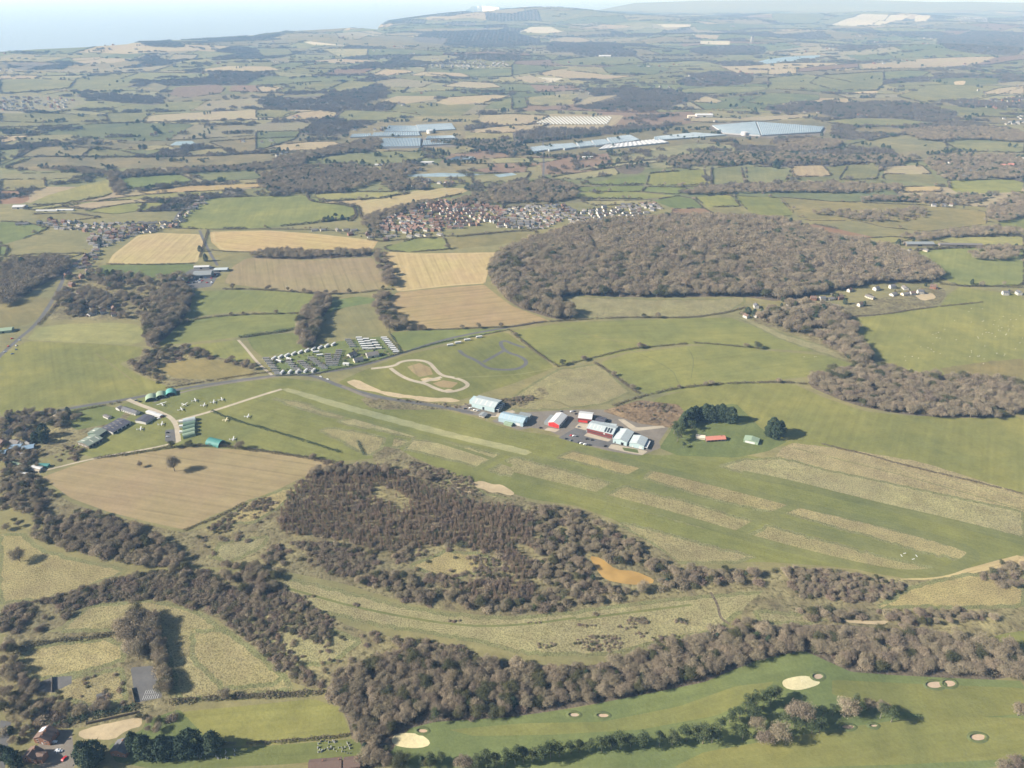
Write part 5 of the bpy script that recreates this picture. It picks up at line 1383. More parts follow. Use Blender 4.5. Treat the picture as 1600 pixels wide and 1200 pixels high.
barn('club_building', 'long white building with a grey slate roof by the airfield track', 'building', (190,642.5), (212,649.5), (219.5,645.5), 3.2, 2.2, 'x', 'white', 'slate', lambda root, rf, L, W, h, r: [face_panel(root, 'window', 'f', L, W, -.9+k*.3, -.75+k*.3, .8, 2.2, MT['glass']) for k in range(6)])
barn('terminal_building', 'low building with black flat roof and white end wall', 'building', (212,660.5), (228.5,663.5), (254,656), 3.6, .8, 'y', 'white', 'darkroof')
barn('cottage', 'small white cottage beside the white club building', 'cottage', (181,640), (187,642.5), (190,638), 3, 1.6, 'y', 'white', 'gtile')
barn('cabin', 'white portable cabin on the yard beside the terminal building', 'cabin', (238,650), (250,653), (255,650), 2.6, .3, 'x', 'plastic', 'whiteroof')
barn('cabin', 'white cabin with flat roof behind the terminal building', 'cabin', (228,646), (240,649), (243,646), 2.6, .3, 'x', 'plastic', 'whiteroof')
barn('cabin', 'white cabin on the rough ground behind the workshop', 'cabin', (161,652), (169,655.5), (176,653.5), 2.4, .6, 'x', 'white', 'gtile')
barn('shed', 'brown shed with white fence by the big farmyard evergreen', 'shed', (84,652), (95,656), (104,653), 2.6, .8, 'x', 'wood', 'timber')
def arch(label, A, B, depth, dirpx, h, mat, group='arched aircraft shelters', name='arched_hangar'):
    a, b = at(*A), at(*B); e = Vector((b.x-a.x, b.y-a.y, 0)); W = e.length; e /= W; n = Vector((-e.y, e.x, 0)); d = at(A[0]+dirpx[0], A[1]+dirpx[1])-a
    if n.dot(d) < 0: n = -n
    root = tag(empty(name, (a+b)/2, math.atan2(n.y, n.x)), label, 'hangar', group); K = 14; r = MB()
    pr = [(W/2*math.cos(math.pi*i/K), h*math.sin(math.pi*i/K)) for i in range(K+1)]; inn = [(p*.965, q*.96) for p, q in pr]
    ve = [(x, p, q) for x in (0, depth) for p, q in pr]+[(x, p, q) for x in (0, depth) for p, q in inn]; m = K+1; fs = []
    for i in range(K): fs += [(i,i+1,m+i+1,m+i), (2*m+i,3*m+i,3*m+i+1,2*m+i+1), (i,2*m+i,2*m+i+1,i+1), (m+i,m+i+1,3*m+i+1,3*m+i)]
    r.add(ve, fs); r.build('roof', MT[mat], root); w = MB(); w.add([(depth-.4, p*.96, q*.955) for p, q in pr]+[(depth-.6, p*.96, q*.955) for p, q in pr], [tuple(range(m)), tuple(range(m, 2*m))[::-1]]); w.build('end_wall', MT[mat], root)
    w = MB(); w.add([(2.2, p*.94, q*.93) for p, q in pr]+[(2.4, p*.94, q*.93) for p, q in pr], [tuple(range(m)), tuple(range(m, 2*m))[::-1]]); w.build('inner_shade', MT['black'], root)  # black sheet across the arch stands for the shade inside
    return root
arch('faded green arched hangar, the left one of the three by the road', (227,629), (245.5,625.5), 14, (-8,-6), 5.6, 'lgreen')
arch('faded green arched hangar, the middle one of the three by the road', (243,624.5), (260,621.5), 14, (-8,-6), 5.6, 'lgreen')
arch('bright teal arched hangar, the right one of the three by the road', (258.5,620.5), (275.5,617.5), 14, (-8,-6), 5.8, 'bteal')
for i, (mt, t) in enumerate((('lightroof','pale topmost arched shelter of the green shelter row'), ('ggreen','second arched shelter from the top of the green shelter row'), ('ggreen','third arched shelter from the top of the green shelter row'), ('lgreen','fourth arched shelter from the top of the green shelter row'), ('lgreen','lowest arched shelter of the green shelter row'))):
    y = 656+i*5.6; arch(t, (305.5+(-1.5 if i > 1 else 0), y-2.6), (306.2, y+2.6), 15, (-10,0.5), 4.6, mt)
arch('large teal arched hangar among the trees at the ploughed field', (353,691), (341,700), 20, (-9,-6), 6.0, 'teal')
for i, (p, q) in enumerate(((283,660),(283.5,667),(284,676))):
    a = at(p, q); r = tag(empty('storage_container', a, .1), ('topmost','middle','lowest')[i]+' white storage container beside the green shelter row', 'container'); b = MB(); b.box((0,0,1.3), (5,3.2,2.6)); b.build('body', MT['plastic'], r); b = MB(); b.box((2.53,0,1.3), (.06,2.8,2.3)); b.build('door', MT['steel'], r)
for (p, q, L, W, c, lab, rz) in ((26,700,13,9,'blueroof','pale blue roofed shed at the left edge yard',.2),(45,701,13,10,'blueroof','blue roofed shed beside the other at the left edge yard',.35),(4,709,10,9,'blueroof','blue roofed shed cut by the left edge',.2),(25,727,13,4,'lgreen','pale green container west of the ploughed field',-.3),(68,729,14,5,'teal','green container nearest the ploughed field corner',-.05),(58,733,14,5,'whiteroof','white roofed container beside the green one',-.3),(36,741,13,4,'whiteroof','white container at the bottom of the scrap yard',-.4),(58,737,10,3,'timber','timber coloured container behind the scrap yard',-.3)):
    a = at(p, q); r = tag(empty('store_shed', a, rz), lab, 'shed'); gable_parts(r, L, W, 2.7, .5 if W < 6 else 1.4, 'x', MT['wood'] if W > 6 else MT[c], MT[c]); face_panel(r, 'door', 'f', L, W, .2, .6, 0, 2.1, MT['black'])
# houses near the camera
def windows(root, side, L, W, rows, cols, z0, dz, mat='glass', w=.16):
    for i in range(rows):
        for k in range(cols):
            c = -1+2*(k+.5)/cols; f = face_panel(root, 'window', side, L, W, c-w, c+w, z0+i*dz, z0+i*dz+1.25, MT['plastic'], .05); g = face_panel(f, 'pane', side, L, W, c-w*.8, c+w*.8, z0+i*dz+.12, z0+i*dz+1.13, MT['glass'], .09)
def x_ho1(root, rf, L, W, h, r):
    windows(root, 'f', L, W, 2, 2, 1.0, 2.7); windows(root, 'r', L, W, 2, 2, 1.0, 2.7, w=.10); face_panel(root, 'door', 'f', L, W, -.1, .1, 0, 2.1, MT['plastic'])
    slope_patch(rf, 'solar_panel', L, W, h, r, 'y', -.9, -.2, .05, .85, MT['panel'], .4)
    for s in (-.6, .1): b = MB(); b.box((L*.08, W/2*s, h+r+.5), (.8,1.1,1.8)); b.build('chimney', MT['brick'], rf)
barn('brick_house', 'brick house with a white solar array on its roof at the bottom left', 'house', (55,1161), (79,1165), (81,1145), 5.2, 3.4, 'y', 'brick', 'dtile', x_ho1)
def x_ho2(root, rf, L, W, h, r):
    windows(root, 'f', L, W, 2, 2, 1.0, 2.7); windows(root, 'r', L, W, 2, 2, 1.0, 2.7, w=.10); b = MB(); b.box((L*.1, W*.2, h+r+.4), (.8,1,1.8)); b.build('chimney', MT['brick'], rf)
    b = MB(); b.prism([(-3,-.3),(3,-.3),(3,4.6),(0,6.6),(-3,4.6)], L/2-.1, L/2+4); b.build('wing', MT['brick'], root); b = MB(); b.prism([(-3.4,4.4),(0,6.7),(3.4,4.4),(3.4,4.65),(0,6.95),(-3.4,4.65)], L/2-2, L/2+4.3); b.build('roof', MT['dtile'], root)
barn('brick_house', 'brown roofed brick house in shade at the bottom left corner', 'house', (38,1190), (58,1194), (60,1176), 5.0, 3.2, 'y', 'brick', 'dtile', x_ho2)
barn('rectory_house', 'grey roofed house hidden behind conifers below the sandy paddock', 'house', (174,1181), (198,1184), (199,1164), 4.6, 3.0, 'y', 'brick', 'slate', lambda root, rf, L, W, h, r: (windows(root, 'f', L, W, 1, 3, 1.2, 2.7, w=.1), MB().box((0, W*.3, h+r+.3), (1,1,1.6)).build('chimney', MT['brick'], rf)))
for i, (p, q, t) in enumerate(((497,1201,'left brown roofed terrace house at the lower edge'), (522,1199,'middle brown roofed terrace house at the lower edge'), (551,1197,'right brown roofed terrace house at the lower edge'))):
    a = at(p, q); r = tag(empty('terrace_house', a, .12), t, 'house', 'terrace at the lower edge'); rf = gable_parts(r, 11.5, 8.5, 4.8, 2.6, 'x', MT['brick'], MT['dtile']); windows(r, 'b', 11.5, 8.5, 2, 3, 1, 2.6, w=.1); windows(r, 'f', 11.5, 8.5, 2, 3, 1, 2.6, w=.1); MB().box((4, .3, 7.7), (.8,.9,1.6)).build('chimney', MT['brick'], rf)
# ---- village houses: one mesh each, too small to show their parts
def house_mesh(nm, L, W, h, rise, wall, roof, ext=True):
    b = MB(); x, y = L/2, W/2; o = .35; s = rise/y
    b.prism([(-y,-1.2),(y,-1.2),(y,h),(0,h+rise),(-y,h)], -x, x, 0); b.prism([(-y-o,h-o*s+.03),(0,h+rise+.03),(y+o,h-o*s+.03),(y+o,h-o*s+.28),(0,h+rise+.28),(-y-o,h-o*s+.28)], -x-o, x+o, 1)
    b.box((x*.55, .2, h+rise+.3), (.8,.8,1.7), 2)
    for k in range(3):
        for z in ((1.0, 3.5) if h > 4 else (1.0,)):
            b.box((-x*.62+k*x*.62, -y-.02, z+.6), (1.1,.1,1.2), 3); b.box((-x*.62+k*x*.62, y+.02, z+.6), (1.1,.1,1.2), 3)
    if ext: b.prism([(-2.2,-1.2),(2.2,-1.2),(2.2,2.5),(0,4),(-2.2,2.5)], x-.05, x+3.2, 0); b.prism([(-2.5,2.35),(0,4.05),(2.5,2.35),(2.5,2.6),(0,4.3),(-2.5,2.6)], x-.02, x+3.4, 1)
    return b.mesh(nm, [MT[wall], MT[roof], MT['brick'], MT['glass']])
HT = [('white house with slate roof', house_mesh('house', 10, 8, 4.9, 2.6, 'white', 'slate')), ('white house with red roof', house_mesh('house', 11, 8, 4.8, 2.6, 'white', 'tile', False)), ('brick house with brown roof', house_mesh('house', 10, 8.5, 4.9, 2.8, 'brick', 'dtile')),
      ('cream bungalow with grey roof', house_mesh('house', 13, 8.5, 2.7, 2.4, 'cream', 'gtile')), ('buff house with reddish roof', house_mesh('house', 12, 8, 4.8, 2.6, 'buff', 'tile')), ('white bungalow with pale roof', house_mesh('house', 13, 9, 2.7, 2.4, 'white', 'gtile')), ('white cottage with dark roof', house_mesh('house', 9, 6.5, 4.3, 2.4, 'white', 'dtile', False))]
HOUSES = []                       # x, y, rot, kind, place
def town(poly, sp, rot, kinds, place, den=.9, spx=1.6):
    W = at_many(PX(poly)); P = W[:, :2]; c = P.mean(0); ca, sa = math.cos(rot), math.sin(rot); R = np.abs(P-c).max()*1.5
    for j in range(int(-R/(sp*spx)), int(R/(sp*spx))+1):
        off = rnd.uniform(0, sp)
        for i in range(int(-R/sp), int(R/sp)+1):
            if rnd.random() > den: continue
            u, v = i*sp+off+rnd.uniform(-3,3), j*sp*spx+rnd.uniform(-4,4)+7*math.sin(i*sp/70+j*.6); x, y = c[0]+ca*u-sa*v, c[1]+sa*u+ca*v
            if inside(P, np.array([x]), np.array([y]))[0]: HOUSES.append((x, y, rot+rnd.choice((0,0,0,math.pi,1.57))+.6*math.sin(x/60+y/80)+rnd.uniform(-.12,.12), rnd.choice(kinds), place))
            for _q in range(rnd.choice((0,1,1,2,2)) if 'estate' in place else rnd.choice((1,1,2,3))):
                xx, yy = x+rnd.uniform(-12,12), y+rnd.uniform(9,17)
                if inside(P, np.array([xx]), np.array([yy]))[0]: GARDEN.append((xx, yy, rnd.uniform(3.5,8)))
GARDEN = []
for a in np.linspace(0, 1, 90):
    q = at(420+190*a+rnd.uniform(-6,6), 573-28*a+rnd.uniform(-9,11)); GARDEN.append((q.x, q.y, rnd.uniform(2,5)))
town("585,362 602,345 640,322 690,315 760,318 790,330 770,350 690,362 640,365", 13.5, .03, (1,6,4,0,2,1,4,2), 'red roofed estate of the middle town', .86, 1.6)
town("770,350 790,326 830,322 880,322 905,330 880,345 850,358 790,358", 16, -.1, (0,3,5,0,2,6,5), 'pale roofed part of the middle town', .95, 1.35)
town("880,345 905,330 960,322 1020,318 1035,326 1010,336 960,342 900,352", 17, -.05, (0,5,3,5,0,6), 'pale end of the middle town beyond the wood', .95, 1.4)
town("575,372 600,362 660,364 700,366 690,371 640,371 590,380", 17, .0, (3,5,2), 'lower street of the middle town', .8)
town("50,346 80,343 130,348 190,350 260,345 262,352 200,362 120,362 60,356", 17, .05, (0,3,5,6,2), 'north end of the roadside village', .9, 1.4)
town("150,362 255,352 285,333 300,318 330,304 335,308 300,335 280,358 215,366 170,385 150,395 130,390", 16, .5, (0,3,5,6,2,3), 'roadside village above the tan field', .9, 1.45)
town("100,440 120,405 150,395 165,385 160,400 135,428 120,455 140,470 195,468 190,495 140,495 100,470", 18, .7, (3,2,5,6,2), 'lower roadside village', .75, 1.5)
town("395,356 440,358 500,362 575,372 585,362 520,358 440,354", 18, -.08, (5,3,0,2), 'lane of bungalows below the ridge field', .75)
town("600,290 640,278 680,280 720,288 700,296 640,292", 20, .0, (0,6,2), 'hamlet behind the ridge field', .5)
town("1150,490 1180,480 1225,476 1250,480 1235,500 1200,503 1165,497", 17, .3, (0,6,2,5), 'hamlet at the wood corner', .8)
town("1230,478 1300,458 1380,450 1470,446 1480,458 1400,462 1370,478 1300,484", 18, .1, (0,3,6,2,5), 'hamlet below the wide wood', .62)
town("1555,452 1600,448 1600,470 1575,466", 22, .0, (0,6,5), 'cottages at the right edge lane', .8)
town("1080,252 1100,244 1200,240 1290,240 1390,246 1380,254 1250,250 1150,256", 26, .0, (0,6,5,2), 'far hamlet above the green fields', .5)
town("1445,252 1480,246 1560,246 1600,248 1600,265 1560,264 1490,262 1450,262", 22, .0, (0,2,5,6), 'far right village', .6)
town("1375,398 1400,388 1440,386 1445,392 1430,400 1390,404", 20, .2, (0,5,3), 'farm by the stubble bank', .6)
town("1440,322 1480,316 1535,318 1530,324 1470,326", 24, .0, (0,5,6), 'smallholdings on the heath', .5)
town("1225,366 1235,362 1258,366 1255,372", 18, .0, (4,2), 'farm at the wood edge', .8)
town("15,352 50,344 60,350 25,356", 18, .0, (0,5), 'west end cottages of the village', .7)
town("0,668 40,668 48,690 40,715 0,725", 17, .1, (3,2,3,6), 'cottages at the left edge below the evergreens', .7)
town("0,150 60,152 120,156 100,172 40,174 0,174", 30, .0, (0,5,2), 'far west town', .8)
town("640,100 700,96 790,98 800,104 720,108 660,106", 34, .0, (0,5,6), 'far northern village', .6)
town("1490,30 1540,28 1545,36 1500,36", 34, .0, (0,5), 'distant right village', .7)
town("1060,120 1130,115 1180,116 1150,132 1090,134", 34, .0, (0,5,2), 'distant valley village', .4)
town("1500,160 1600,150 1600,164 1560,170 1500,168", 28, .0, (0,2,5), 'right edge far village', .7)
town("1560,185 1600,180 1600,195 1570,196", 26, .0, (0,5), 'far right farmsteads', .5)
town("420,238 450,237 450,243 425,245", 20, .0, (0,6), 'farmstead left of the glasshouses', .9)
for _ in range(110):
    y = 2600+9000*rnd.random(); x = rnd.uniform(-.68,.68)*y
    for i in range(rnd.randint(1, 4)): HOUSES.append((x+rnd.gauss(0,30), y+rnd.gauss(0,25), rnd.uniform(-.4,.4), rnd.choice((0,5,6,2)), 'scattered farms of the far fields'))
HOUSES = [h for h in HOUSES if not covered(np.array([h[0]]), np.array([h[1]]), [SEA])[0]]
HOUSES.sort(key=lambda t: t[0]**2+t[1]**2)
for x, y, r, k, pl in HOUSES[:290]:
    o = link(bpy.data.objects.new('house', HT[k][1])); o.location = (x, y, float(ht(x, y))); o.rotation_euler = (0,0,r); tag(o, f'{HT[k][0]} in the {pl}', 'house', 'houses of the '+pl)
C_house = proto_coll('house_kinds', [('house', m) for _, m in HT])
A = np.array([(h[0], h[1], h[2], h[3]) for h in HOUSES[290:]]); sc = 1+np.clip((np.hypot(A[:,0],A[:,1])-3500)/9000, 0, .5)
stuff('distant_houses', 'tiny pale houses of the far villages and farms', 'houses', C_house, np.column_stack([A[:,:2], ht(A[:,0], A[:,1])]), A[:,2], np.stack([sc,sc,sc], 1), A[:,3].astype(int))
A = np.array(GARDEN); gk = NR.integers(0, 5, len(A))
stuff('garden_trees', 'small trees and dark bushes between the village houses', 'garden trees', proto_coll('garden_kinds', [('a', o.data) for o in C_lod.objects][:3]+[('b', CYP[0]), ('b', SHRUB[2])]), np.column_stack([A[:,:2], ht(A[:,0],A[:,1])]), NR.uniform(0,6.28,len(A)), np.stack([A[:,2]*1.1]*2+[A[:,2]], 1), gk)
# ---- bigger buildings of the middle distance
def block(name, lab, cat, p, q, L, W, h, rise, rz, wall, roof):
    r = tag(empty(name, at(p, q), rz), lab, cat); gable_parts(r, L, W, h, rise, 'x', MT[wall], MT[roof]); face_panel(r, 'door', 'f', L, W, -.2, .1, 0, min(h*.7, 4), MT['black']); return r
block('warehouse', 'open fronted dark roofed warehouse in the village works yard', 'warehouse', 318, 431, 34, 26, 6, 3, .15, 'greyroof', 'greyroof')
block('shed', 'white roofed shed at the left of the works yard', 'shed', 283, 439, 24, 14, 4, 1.5, .1, 'white', 'whiteroof')
block('shed', 'pale roofed shed behind the works warehouse', 'shed', 346, 423, 26, 14, 4, 1.5, .1, 'greyroof', 'lightroof')
block('shed', 'long pale roofed shed at the far side of the works yard', 'shed', 316, 419, 30, 10, 4, 1.5, .1, 'white', 'whiteroof')
block('barn', 'long dark barn at the wood edge farm', 'barn', 1190, 342, 60, 16, 4, 2, .0, 'bluegrey', 'darkroof')
block('barn', 'big grey barn of the farm on the stubble bank', 'barn', 1435, 383, 60, 18, 5, 3, .0, 'wood', 'greyroof')
block('barn', 'long low barn right of the big grey farm barn', 'barn', 1500, 384, 90, 10, 4, 2, -.05, 'wood', 'gtile')
block('barn', 'white roofed barn left of the roadside village', 'barn', 32, 325, 30, 20, 5, 3, .1, 'white', 'whiteroof')
block('polytunnel', 'long white tunnel behind the roadside village', 'polytunnel', 74, 330, 52, 8, 2.5, 1.5, .03, 'plastic', 'whiteroof')
block('polytunnel', 'second long white tunnel behind the roadside village', 'polytunnel', 102, 329, 44, 8, 2.5, 1.5, .03, 'plastic', 'whiteroof')
block('barn', 'white barn standing on the far hill', 'barn', 945, 89, 90, 40, 9, 5, 0, 'white', 'whiteroof')
block('barn', 'white farm sheds above the big glasshouse', 'barn', 1100, 182, 70, 30, 8, 4, 0, 'white', 'whiteroof')
block('barn', 'cream barn left of the white farm sheds', 'barn', 1080, 184, 30, 20, 8, 3, 0, 'cream', 'cream')
block('manor_house', 'pink gabled manor in the far right village', 'house', 1567, 263, 30, 14, 8, 5, 0, 'cream', 'pink')
block('manor_house', 'second pink gabled house of the far right village', 'house', 1578, 262, 18, 14, 8, 5, 0, 'cream', 'pink')
block('industrial_hall', 'white works hall by the fish ponds', 'hall', 668, 256, 40, 18, 6, 2, 0, 'white', 'whiteroof')
block('industrial_hall', 'second white works hall by the fish ponds', 'hall', 650, 266, 36, 12, 5, 2, 0, 'white', 'whiteroof')
block('barn', 'white barn on the lane by the nursery wood', 'barn', 592, 259, 24, 10, 4, 2, 0, 'white', 'whiteroof')
block('barn', 'white barn among the sheds below the saw tooth glasshouses', 'barn', 918, 247, 34, 10, 4, 2, .05, 'white', 'whiteroof')
block('barn', 'green roofed depot at the village edge by the road', 'depot', 8, 518, 24, 14, 4, 2, .3, 'lgreen', 'lgreen')
block('church', 'tall grey church tower far off on the right', 'church', 1175, 66, 24, 24, 46, 8, 0, 'stone', 'slate')
# ---- glasshouses
def glasshouse(lab, pts, h, nr, mat='glasshouse', pitch=1.6):
    W = at_many(pts); A, B, C, D = [Vector((p[0], p[1], 0)) for p in W]; ce = (A+B+C+D)/4; z = float(min(W[:,2])); root = tag(empty('glasshouse', (ce.x, ce.y, z)), lab, 'glasshouse', 'glasshouses of the nurseries')
    A, B, C, D = A-ce, B-ce, C-ce, D-ce; wl = MB(); wl.add([(p.x,p.y,-3) for p in (A,B,C,D)]+[(p.x,p.y,h) for p in (A,B,C,D)], [(3,2,1,0),(4,5,6,7),(0,1,5,4),(1,2,6,5),(2,3,7,6),(3,0,4,7)]); wl.build('wall', MT['steel'], root); r = MB()
    for i in range(nr):
        t0, t1 = i/nr, (i+1)/nr; tm = (t0+t1)/2; f = lambda P, Q, t: P+(Q-P)*t
        a0, a1, m0, m1, b0, b1 = f(A,B,t0), f(D,C,t0), f(A,B,tm), f(D,C,tm), f(A,B,t1), f(D,C,t1)
        r.add([(a0.x,a0.y,h+.05),(m0.x,m0.y,h+pitch),(b0.x,b0.y,h+.05),(a1.x,a1.y,h+.05),(m1.x,m1.y,h+pitch),(b1.x,b1.y,h+.05)], [(0,1,4,3),(1,2,5,4),(0,2,1),(3,4,5),(0,3,5,2)])
    r.build('roof', MT[mat], root); return root
GH = """
600,208 655,207 650,197 607,197 5 22|upper long glasshouse of the west nursery
655,207 712,203 706,192 650,196 5 22|upper right glasshouse of the west nursery
580,215 657,213 655,207 584,209 5 20|low glasshouse across the middle of the west nursery
547,216 580,215 580,210 550,211 4 10|small glasshouse at the left of the west nursery
593,232 657,231 658,217 598,218 6 26|big blue glasshouse at the front of the west nursery
660,229 715,226 713,219 662,221 5 20|front right glasshouse of the west nursery
665,219 713,217 708,213 668,214 5 18|narrow glasshouse behind the front right one
800,241 830,236 824,232 800,234 5 6|first saw tooth glasshouse from the left
830,240 858,235 848,229 822,233 5 6|second saw tooth glasshouse from the left
858,237 882,233 872,226 848,230 5 6|third saw tooth glasshouse from the left
882,235 905,231 896,225 872,227 5 6|fourth saw tooth glasshouse from the left
905,232 930,229 922,222 900,224 5 6|first saw tooth glasshouse of the right group
930,230 955,226 946,219 924,221 5 6|second saw tooth glasshouse of the right group
955,227 980,223 970,215 948,217 5 6|third saw tooth glasshouse of the right group
980,224 1000,220 985,212 968,214 5 6|last saw tooth glasshouse of the right group
935,235 1045,224 1030,218 945,228 4 14|long white glasshouse right of the saw tooth ones
1022,221 1135,212 1085,208 1022,215 4 30|wide pale glasshouse below the big one
1130,209 1188,213 1180,192 1113,197 5 24|left half of the big blue glasshouse
1190,213 1282,208 1287,200 1182,192 5 34|right half of the big blue glasshouse
1503,278 1541,277 1526,262 1497,263 5 14|blue glasshouse in the far right village
1549,276 1561,273 1546,262 1531,263 5 8|small blue glasshouse beside the far right village one
695,253 745,249 740,246 712,246 3 12|flat pale glasshouse by the dark belt
1240,243 1292,242 1292,238 1242,239 4 10|narrow glasshouse in the far hamlet
"""
for ln in GH.strip().splitlines():
    a, lab = ln.split('|'); w = a.split(); glasshouse(lab, [tuple(map(float, q.split(','))) for q in w[:4]], float(w[4]), int(w[5]), 'whiteroof' if 'white' in lab else 'glasshouse')
for (p, q, lab) in ((1163,211,'white round tank in front of the big glasshouse'), (672,208,'white round tank inside the west nursery')):
    r = tag(empty('storage_tank', at(p, q)), lab, 'tank'); b = MB(); b.tube((0,0,-1), (0,0,11), 13, 13, 24); b.build('body', MT['plastic'], r); b = MB(); b.tube((0,0,11), (0,0,13), 13.3, 1, 24); b.build('roof', MT['whiteroof'], r)
tq = np.array(PX("821,196 858,181 968,182 946,196"))
for i in range(26):
    x0 = 828+i*5.6; a, b_ = (x0, 182.2), (x0+16, 195)
    if x0 < 858: t = (858-x0)/37; a = (x0+16*t*.9, 182.2+12.8*t*.9)
    if b_[0] > 948+(195-b_[1])*1.6: s = max(0, (b_[0]-948)/26); b_ = (b_[0]-16*s, 195-12.8*s)
    if b_[1]-a[1] < 2.5: continue
    A, B = at(*a), at(*b_); d = (B-A); L = math.hypot(d.x, d.y); n = 'leftmost' if i == 0 else None
    r = tag(empty('polytunnel', (A+B)/2, math.atan2(d.y, d.x)), 'slanting white polytunnel in the big tunnel field of the nursery', 'polytunnel', 'slanting white polytunnels of the tunnel field'); b = MB(); b.prism([(2.7*math.cos(math.pi*k/8), 3.0*math.sin(math.pi*k/8)) for k in range(9)], -L/2, L/2); b.build('cover', MT['film'], r)
# ---- static caravans and lodges
def caravan_proto(nm, roofm, L=9.6, W=3.3):
    r = empty(nm, (0,0,-900)); b = MB(); b.box((0,0,1.5), (L,W,2.5)); b.build('body', MT['plastic'], r); b = MB(); b.prism([(-W/2-.12,2.76),(W/2+.12,2.76),(0,3.25)], -L/2-.1, L/2+.1); b.build('roof', MT[roofm], r); b = MB()
    for k in range(4):
        for s in (-1, 1): b.box((-L*.36+k*L*.24, s*(W/2+.03), 1.75), (1.3,.08,.9))
    b.box((L/2+.03,0,1.75), (.08,W*.7,1)); b.build('window', MT['glass'], r); return r
CV = {'white':caravan_proto('static_caravan', 'whiteroof'), 'grey':caravan_proto('static_caravan', 'gtile')}
first = {k: True for k in CV}
def put(kind, P, rz, lab, group):
    if first[kind]: o = CV[kind]; o.location = P; o.rotation_euler = (0,0,rz); first[kind] = False
    else: o = dup_tree(CV[kind], P, rz)
    return tag(o, lab, 'caravan', group)
ORD = ['first','second','third','fourth','fifth','sixth','seventh','eighth','ninth','tenth','eleventh','twelfth']
ROWS = """
grey 416,561 434,584 7 .05|grey roofed caravan of the left edge column, counted from the top
white 428,561 521,539 10 1.2|white caravan in the back row, counted from the left
white 436,565 452,562 2 -.5|white caravan inside the left loop, counted from the left
grey 470,566 488,580 6 .05|grey roofed caravan of the second column, counted from the top
grey 486,560 507,576 6 .05|grey roofed caravan of the third column, counted from the top
grey 530,549 523,571 8 .1|grey roofed caravan of the curved column, counted from the top
white 441,583 490,580 5 1.4|white caravan along the roadside hedge, counted from the left
grey 544,532 551,542 4 .05|grey roofed caravan in the short stack, counted from the top
white 561,529 571,546 6 .05|white caravan in the tall stack, counted from the top
white 583,533 592,545 4 .05|white caravan in the stack by the sandy path, counted from the top
white 600,529 619,551 9 .1|white caravan of the right edge column, counted from the top
grey 452,567 467,581 5 .05|grey roofed caravan of the short inner column, counted from the top
grey 512,555 515,571 6 .1|grey roofed caravan of the lawn side column, counted from the top
white 572,531 581,546 5 .08|white caravan of the middle stack, counted from the top
white 494,551 500,556 2 .2|white caravan on the park lawn, counted from the top
"""
for ln in ROWS.strip().splitlines():
    a, lab = ln.split('|'); k, p, q, n, rz = a.split(); p = tuple(map(float, p.split(','))); q = tuple(map(float, q.split(','))); n = int(n); base = lab.split(', counted')
    for i in range(n):
        t = i/max(1, n-1); P = at(p[0]+(q[0]-p[0])*t, p[1]+(q[1]-p[1])*t); put(k, P, float(rz)+rnd.uniform(-.05,.05), ORD[i]+' '+base[0]+', counted'+base[1], 'static caravans of the holiday park')
for i, (p, q) in enumerate(((703.5,540),(715.5,536.5),(730,532),(748.5,527.5))): put('white', at(p, q), .25, ('leftmost','second','third','rightmost')[i]+' of the four white lodges by the lane', 'four white lodges')
block('park_house', 'white gabled park house with grey roof in the holiday park', 'house', 550, 556, 13, 9, 3.4, 3, .9, 'white', 'slate')
block('park_house', 'cream park house at the left of the park buildings', 'house', 560, 564, 14, 9, 3.2, 3, .5, 'cream', 'slate')
block('park_hall', 'grey roofed double gabled hall in the holiday park', 'hall', 582, 556, 18, 13, 3.6, 3.4, .4, 'white', 'gtile')
block('cabin', 'white box cabin on the holiday park drive', 'cabin', 541, 570, 9, 4, 2.8, .4, -.15, 'plastic', 'whiteroof')
